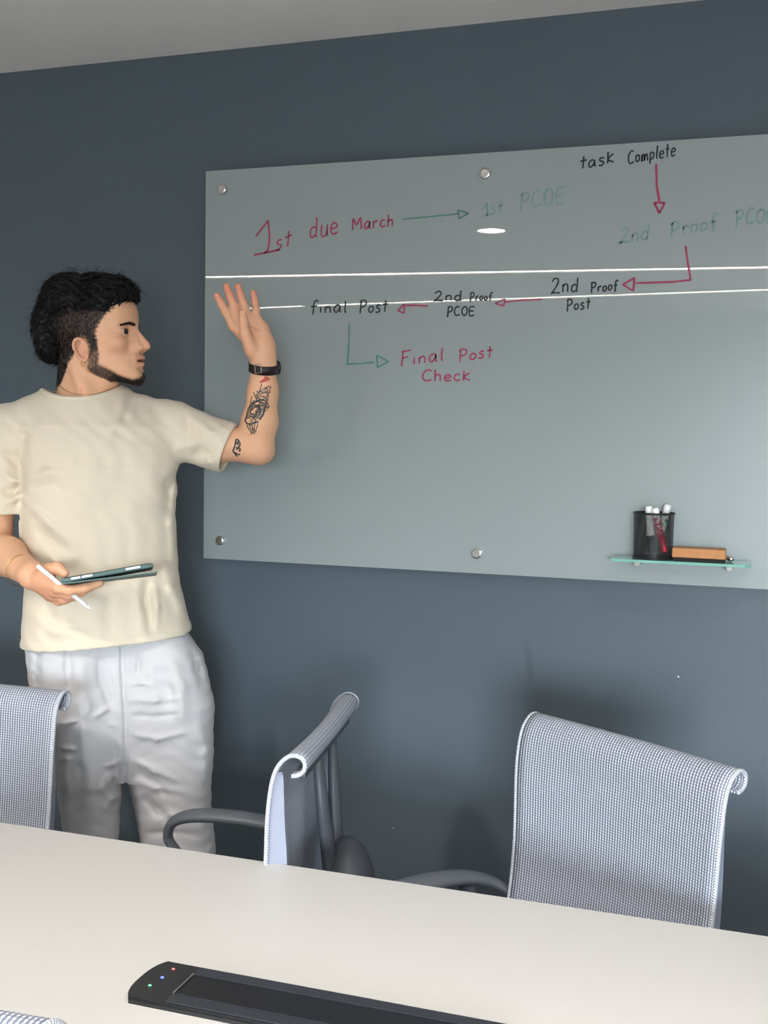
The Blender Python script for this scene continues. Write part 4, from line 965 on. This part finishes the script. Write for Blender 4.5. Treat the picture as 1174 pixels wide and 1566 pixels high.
def shirtf(P, c, br):
    d0 = T.ev(P, c, br)
    d = d0-fshirt(P)-.0012*np.sin(P[:, 2]*60+P[:, 0]*35+4*np.sin(P[:, 0]*14))*np.sin(P[:, 0]*48-P[:, 2]*22)-.0007*np.sin(P[:, 0]*150+P[:, 2]*90+3*np.sin(P[:, 2]*40))
    hz = P[:, 2]-hemz(P); arm = P[:, 0] < p(20, 760)[0]
    cuf = (P-cufR)@cufN; zc_ = P[:, 2]-sleL
    inR = (P[:, 0] > p(300, 680)[0])
    band = np.where(inR, np.exp(-((cuf+.010)/.010)**4), np.where(arm & (P[:, 2] > sleL-.02), np.exp(-((zc_-.010)/.010)**4), np.exp(-((hz-.009)/.009)**4)))
    groove = np.where(inR, np.exp(-((cuf+.0205)/.0016)**2), np.where(arm & (P[:, 2] > sleL-.02), np.exp(-((zc_-.0205)/.0016)**2), np.exp(-((hz-.019)/.0016)**2)))
    d = d-.0012*band+.0009*groove
    thk = .0062+.0070*np.where(inR, sstep(-.004, -.03, cuf), sstep(.004, .03, np.where(arm, np.abs(zc_), hz)))
    d = np.maximum(d, -(d0+thk))
    d = np.maximum(d, np.where(inR, cuf, -1)); d = np.maximum(d, -hz)
    # lower sleeve end
    dx = P[:, 0]-p(36, 780)[0]; d = np.where((dx < 0) & (P[:, 2] < sleL+.05), np.maximum(d, np.minimum(-zc_, -dx+.2) if False else np.where((P[:, 0] < p(39, 780)[0]-0.0) & (armd(P) < torsod(P)), -zc_, -1)), d)
    # neck opening
    rx, ry = .083, .082; q = np.sqrt(((P[:, 0]-ncc[0])/rx)**2+((P[:, 1]-.012)/ry)**2); nd = (q-1)*.08
    zz = ncc[2]-.020+.32*(P[:, 1]-.0)-.9*0
    hole = np.maximum(nd, -(P[:, 2]-(ncc[2]-.16)))
    return np.maximum(d, -hole)
armF = rc(p(0, 665, .0), p(-4, 800, 0), .060, .0590)[0]; torF = T.p[0][2]
def armd(P): return armF(P)
def torsod(P): return torF(P)
ms, VS = polygonise('t_shirt', shirtf, (-.37, -.19, .88), (.40, .22, 1.56), .0030)
sh = link('t_shirt', ms, M['shirt'], man); sh['label'] = 'loose cream cotton t-shirt with rolled sleeve cuffs'
stree = BVHTree.FromPolygons([tuple(v) for v in VS], [tuple(f.vertices) for f in ms.polygons])
# ribbed collar following the neck opening
bm = bmesh.new(); pts_ = []
for k in range(65):
    a = 2*PI*k/64; x, y = ncc[0]+.083*math.cos(a), .012+.082*math.sin(a); r_ = stree.ray_cast(Vector((ncc[0]+.087*math.cos(a), .012+.086*math.sin(a), 1.7)), Vector((0, 0, -1)))
    pts_.append(Vector((x, y, (r_[0].z if r_[0] is not None else ncc[2])-.001)))
zs = [q.z for q in pts_[:-1]]
for k in range(64): pts_[k].z = sum(zs[(k+j) % 64] for j in range(-4, 5))/9
pts_[64] = pts_[0].copy()
tube(bm, pts_, .0072, 10, False, .62, (0, 0, 1)); from_bm('collar', bm, M['shirt'], sh, True)

# trousers
TR = Solid()
def lrow(py, xl, xr, cy, b): return row(py, xl, xr, cy, b)
RL = [row(925, 170, 268, .01, .096), row(950, 172, 278, .01, .104), row(975, 178, 291, .008, .112), row(1000, 186, 310, .005, .124), row(1070, 188, 327, .0, .122), row(1130, 189, 326, 0, .112), row(1180, 192, 323, 0, .104), row(1230, 204, 322, 0, .098), row(1290, 216, 329, .0, .094)]
LL = [row(925, 56, 200, .01, .096), row(950, 50, 200, .01, .104), row(985, 37, 196, .008, .118), row(1050, 45, 193, .004, .122), row(1100, 58, 191, .0, .116), row(1150, 74, 191, 0, .106), row(1200, 86, 189, 0, .098), row(1240, 92, 184, 0, .090), row(1290, 100, 181, .0, .086)]
for R__ in (RL, LL):
    z_, cx_, cy_, a_, b_ = R__[-1]; R__.append((.30, cx_, .01, a_*.95, b_*.95)); R__.append((.075, cx_, .025, a_*.95, b_*.95))
TR.u(stack(LL, 2.3), .01); TR.u(stack(RL, 2.3), .006)
TR.u(stack([row(925, 70, 262, .01, .092), row(980, 60, 285, .008, .108), row(1040, 80, 300, .004, .110), row(1100, 110, 285, .0, .104), row(1150, 140, 245, .0, .092), row(1185, 165, 220, .0, .070)], 2.5), .012)
fpants = folds([
 ([(103, 990), (104, 1020), (106, 1060)], -.009, .007), ([(185, 950), (188, 1040), (192, 1110), (192, 1230)], -.007, .0045), ([(58, 990), (56, 1030), (60, 1060)], -.005, .008), ([(120, 1000), (128, 1080), (125, 1200)], .007, .016),
 ([(152, 1000), (160, 1040), (175, 1090)], -.009, .012), ([(211, 1000), (212, 1036)], -.006, .005), ([(198, 1047), (215, 1045), (235, 1048)], .003, .005), ([(260, 1000), (275, 1050), (280, 1110)], .006, .016), ([(240, 1010), (256, 1060), (262, 1090)], -.005, .014),
 ([(288, 985), (302, 1020), (312, 1060)], -.004, .010), ([(196, 1070), (240, 1072), (288, 1067)], .0045, .006), ([(196, 1094), (240, 1096), (285, 1090)], -.004, .006), ([(196, 1122), (240, 1130), (295, 1118)], .0055, .007), ([(200, 1160), (235, 1178), (285, 1200)], .006, .008), ([(205, 1195), (240, 1205), (288, 1212)], .0045, .008),
 ([(216, 1215), (240, 1240), (275, 1262)], -.005, .010), ([(210, 1180), (240, 1200), (262, 1222)], -.004, .008), ([(225, 1262), (262, 1248), (300, 1252)], .004, .010), ([(215, 1275), (260, 1272), (310, 1280)], -.004, .008), ([(300, 1100), (316, 1150), (312, 1210)], .004, .014),
 ([(90, 1108), (110, 1104), (122, 1100)], .004, .005), ([(90, 1145), (108, 1145), (120, 1148)], .004, .005), ([(90, 1162), (120, 1160)], .003, .005), ([(138, 1100), (158, 1088), (170, 1082)], .0035, .006), ([(162, 1108), (182, 1110)], .003, .005), ([(155, 1172), (175, 1168), (186, 1160)], .0045, .006), ([(150, 1215), (168, 1190), (186, 1178)], .0055, .008), ([(155, 1245), (172, 1222), (182, 1212)], .004, .008), ([(110, 1100), (118, 1180), (112, 1280)], -.006, .016), ([(135, 1120), (140, 1200), (138, 1285)], .005, .018), ([(172, 1120), (178, 1180), (172, 1250)], -.005, .010)])
def pantsf(P, c, br):
    d0 = TR.ev(P, c, br); d = d0-fpants(P)-.0010*np.sin(P[:, 2]*75+P[:, 0]*20+3*np.sin(P[:, 0]*22))*np.sin(P[:, 0]*40+P[:, 2]*18)-.0006*np.sin(P[:, 2]*190+4*np.sin(P[:, 0]*40))
    d = np.maximum(d, -(d0+.0125)); d = np.maximum(d, P[:, 2]-1.02); return np.maximum(d, .09-P[:, 2])
mp_, VP_ = polygonise('trousers', pantsf, (-.26, -.17, .05), (.30, .17, 1.06), .0034)
tr_ = link('trousers', mp_, M['pants'], man); tr_['label'] = 'pleated off-white linen trousers'
for R__, s in ((LL, -1), (RL, 1)):
    fx = R__[-1][1]; X = Solid(); X.u(ell((fx+s*.01, -.04, .045), (.048, .145, .040)), .01); X.u(ell((fx, .05, .075), (.040, .060, .065)), .02)
    m_, _ = polygonise('shoe', lambda P, c, br: np.maximum(X.ev(P, c, br), .002-P[:, 2]), (fx-.10, -.22, -.02), (fx+.10, .16, .17), .005); so_ = link('shoe', m_, M['shoe'], man)

# ------------------------------------------------------------------ tablet and stylus in his hand
def world(q): return BASE+LX*q[0]+LY*q[1]+np.array([0, 0, q[2]])
a, b = world(p(93, 888.5, -.315)), world(p(234, 864, -.315)); ed = Vector(b-a); Lg = ed.length; ex_ = ed.normalized()
vw = Vector(world(p(163, 876, -.315))-CAM).normalized(); dn = Vector(LY); dn.z = vw.z/1.0-.05; dn = (dn-ex_*dn.dot(ex_)).normalized(); up_ = ex_.cross(dn).normalized()
if up_.z < 0: up_ = -up_
Mt = Matrix((ex_, dn, up_)).transposed()
tab = empty('tablet'); tab.matrix_world = Matrix.Translation(Vector(a)) @ Mt.to_4x4(); tag(tab, 'tablet in a grey-green folio case lying on the lowered hand of the presenter', 'tablet')
DP = .135; bm = bmesh.new(); box(bm, (Lg/2, DP/2, .0), (Lg, DP, .0085), .0032); from_bm('case_shell', bm, M['case'], tab, True)
bm = bmesh.new(); box(bm, (Lg/2, DP/2, .0046), (Lg-.012, DP-.012, .0012), .0004); from_bm('screen', bm, M['screen'], tab)
Rf = Matrix.Rotation(math.radians(3.0), 3, 'Y'); bm = bmesh.new(); box(bm, (Lg/2+.004, DP/2, -.0020), (Lg+.004, DP, .0030), .001)
for v in bm.verts: v.co = Rf @ v.co; v.co.z -= .0035
from_bm('cover_flap', bm, M['case'], tab)
for x0_, x1_ in ((.11, .21), (.225, .34), (.70, .86)):
    bm = bmesh.new(); box(bm, ((x0_+x1_)/2*Lg, -.0006, .0008), ((x1_-x0_)*Lg, .0020, .0042), .0008); from_bm('side_button', bm, M['white_plastic'], tab)
q0, q1 = Vector(world(p(57, 865, -.312))), Vector(world(p(140, 933, -.272))); L = (q1-q0).length; dr = (q1-q0).normalized(); Mr = Vector((0, 0, 1)).rotation_difference(dr).to_matrix()
st = empty('stylus', q0); tag(st, 'white stylus pencil held between the fingers under the tablet', 'stylus')
bm = bmesh.new(); lathe(bm, [(0, -.001), (.0030, 0), (.0044, .002), (.0045, .01), (.0045, L-.018), (.0042, L-.015)], (0, 0, 0), Mr, 20); from_bm('barrel', bm, M['white_plastic'], st, True)
bm = bmesh.new(); lathe(bm, [(.0042, L-.0148), (.0012, L-.001), (0, L)], (0, 0, 0), Mr, 20); from_bm('tip', bm, M['white_plastic'], st, True)
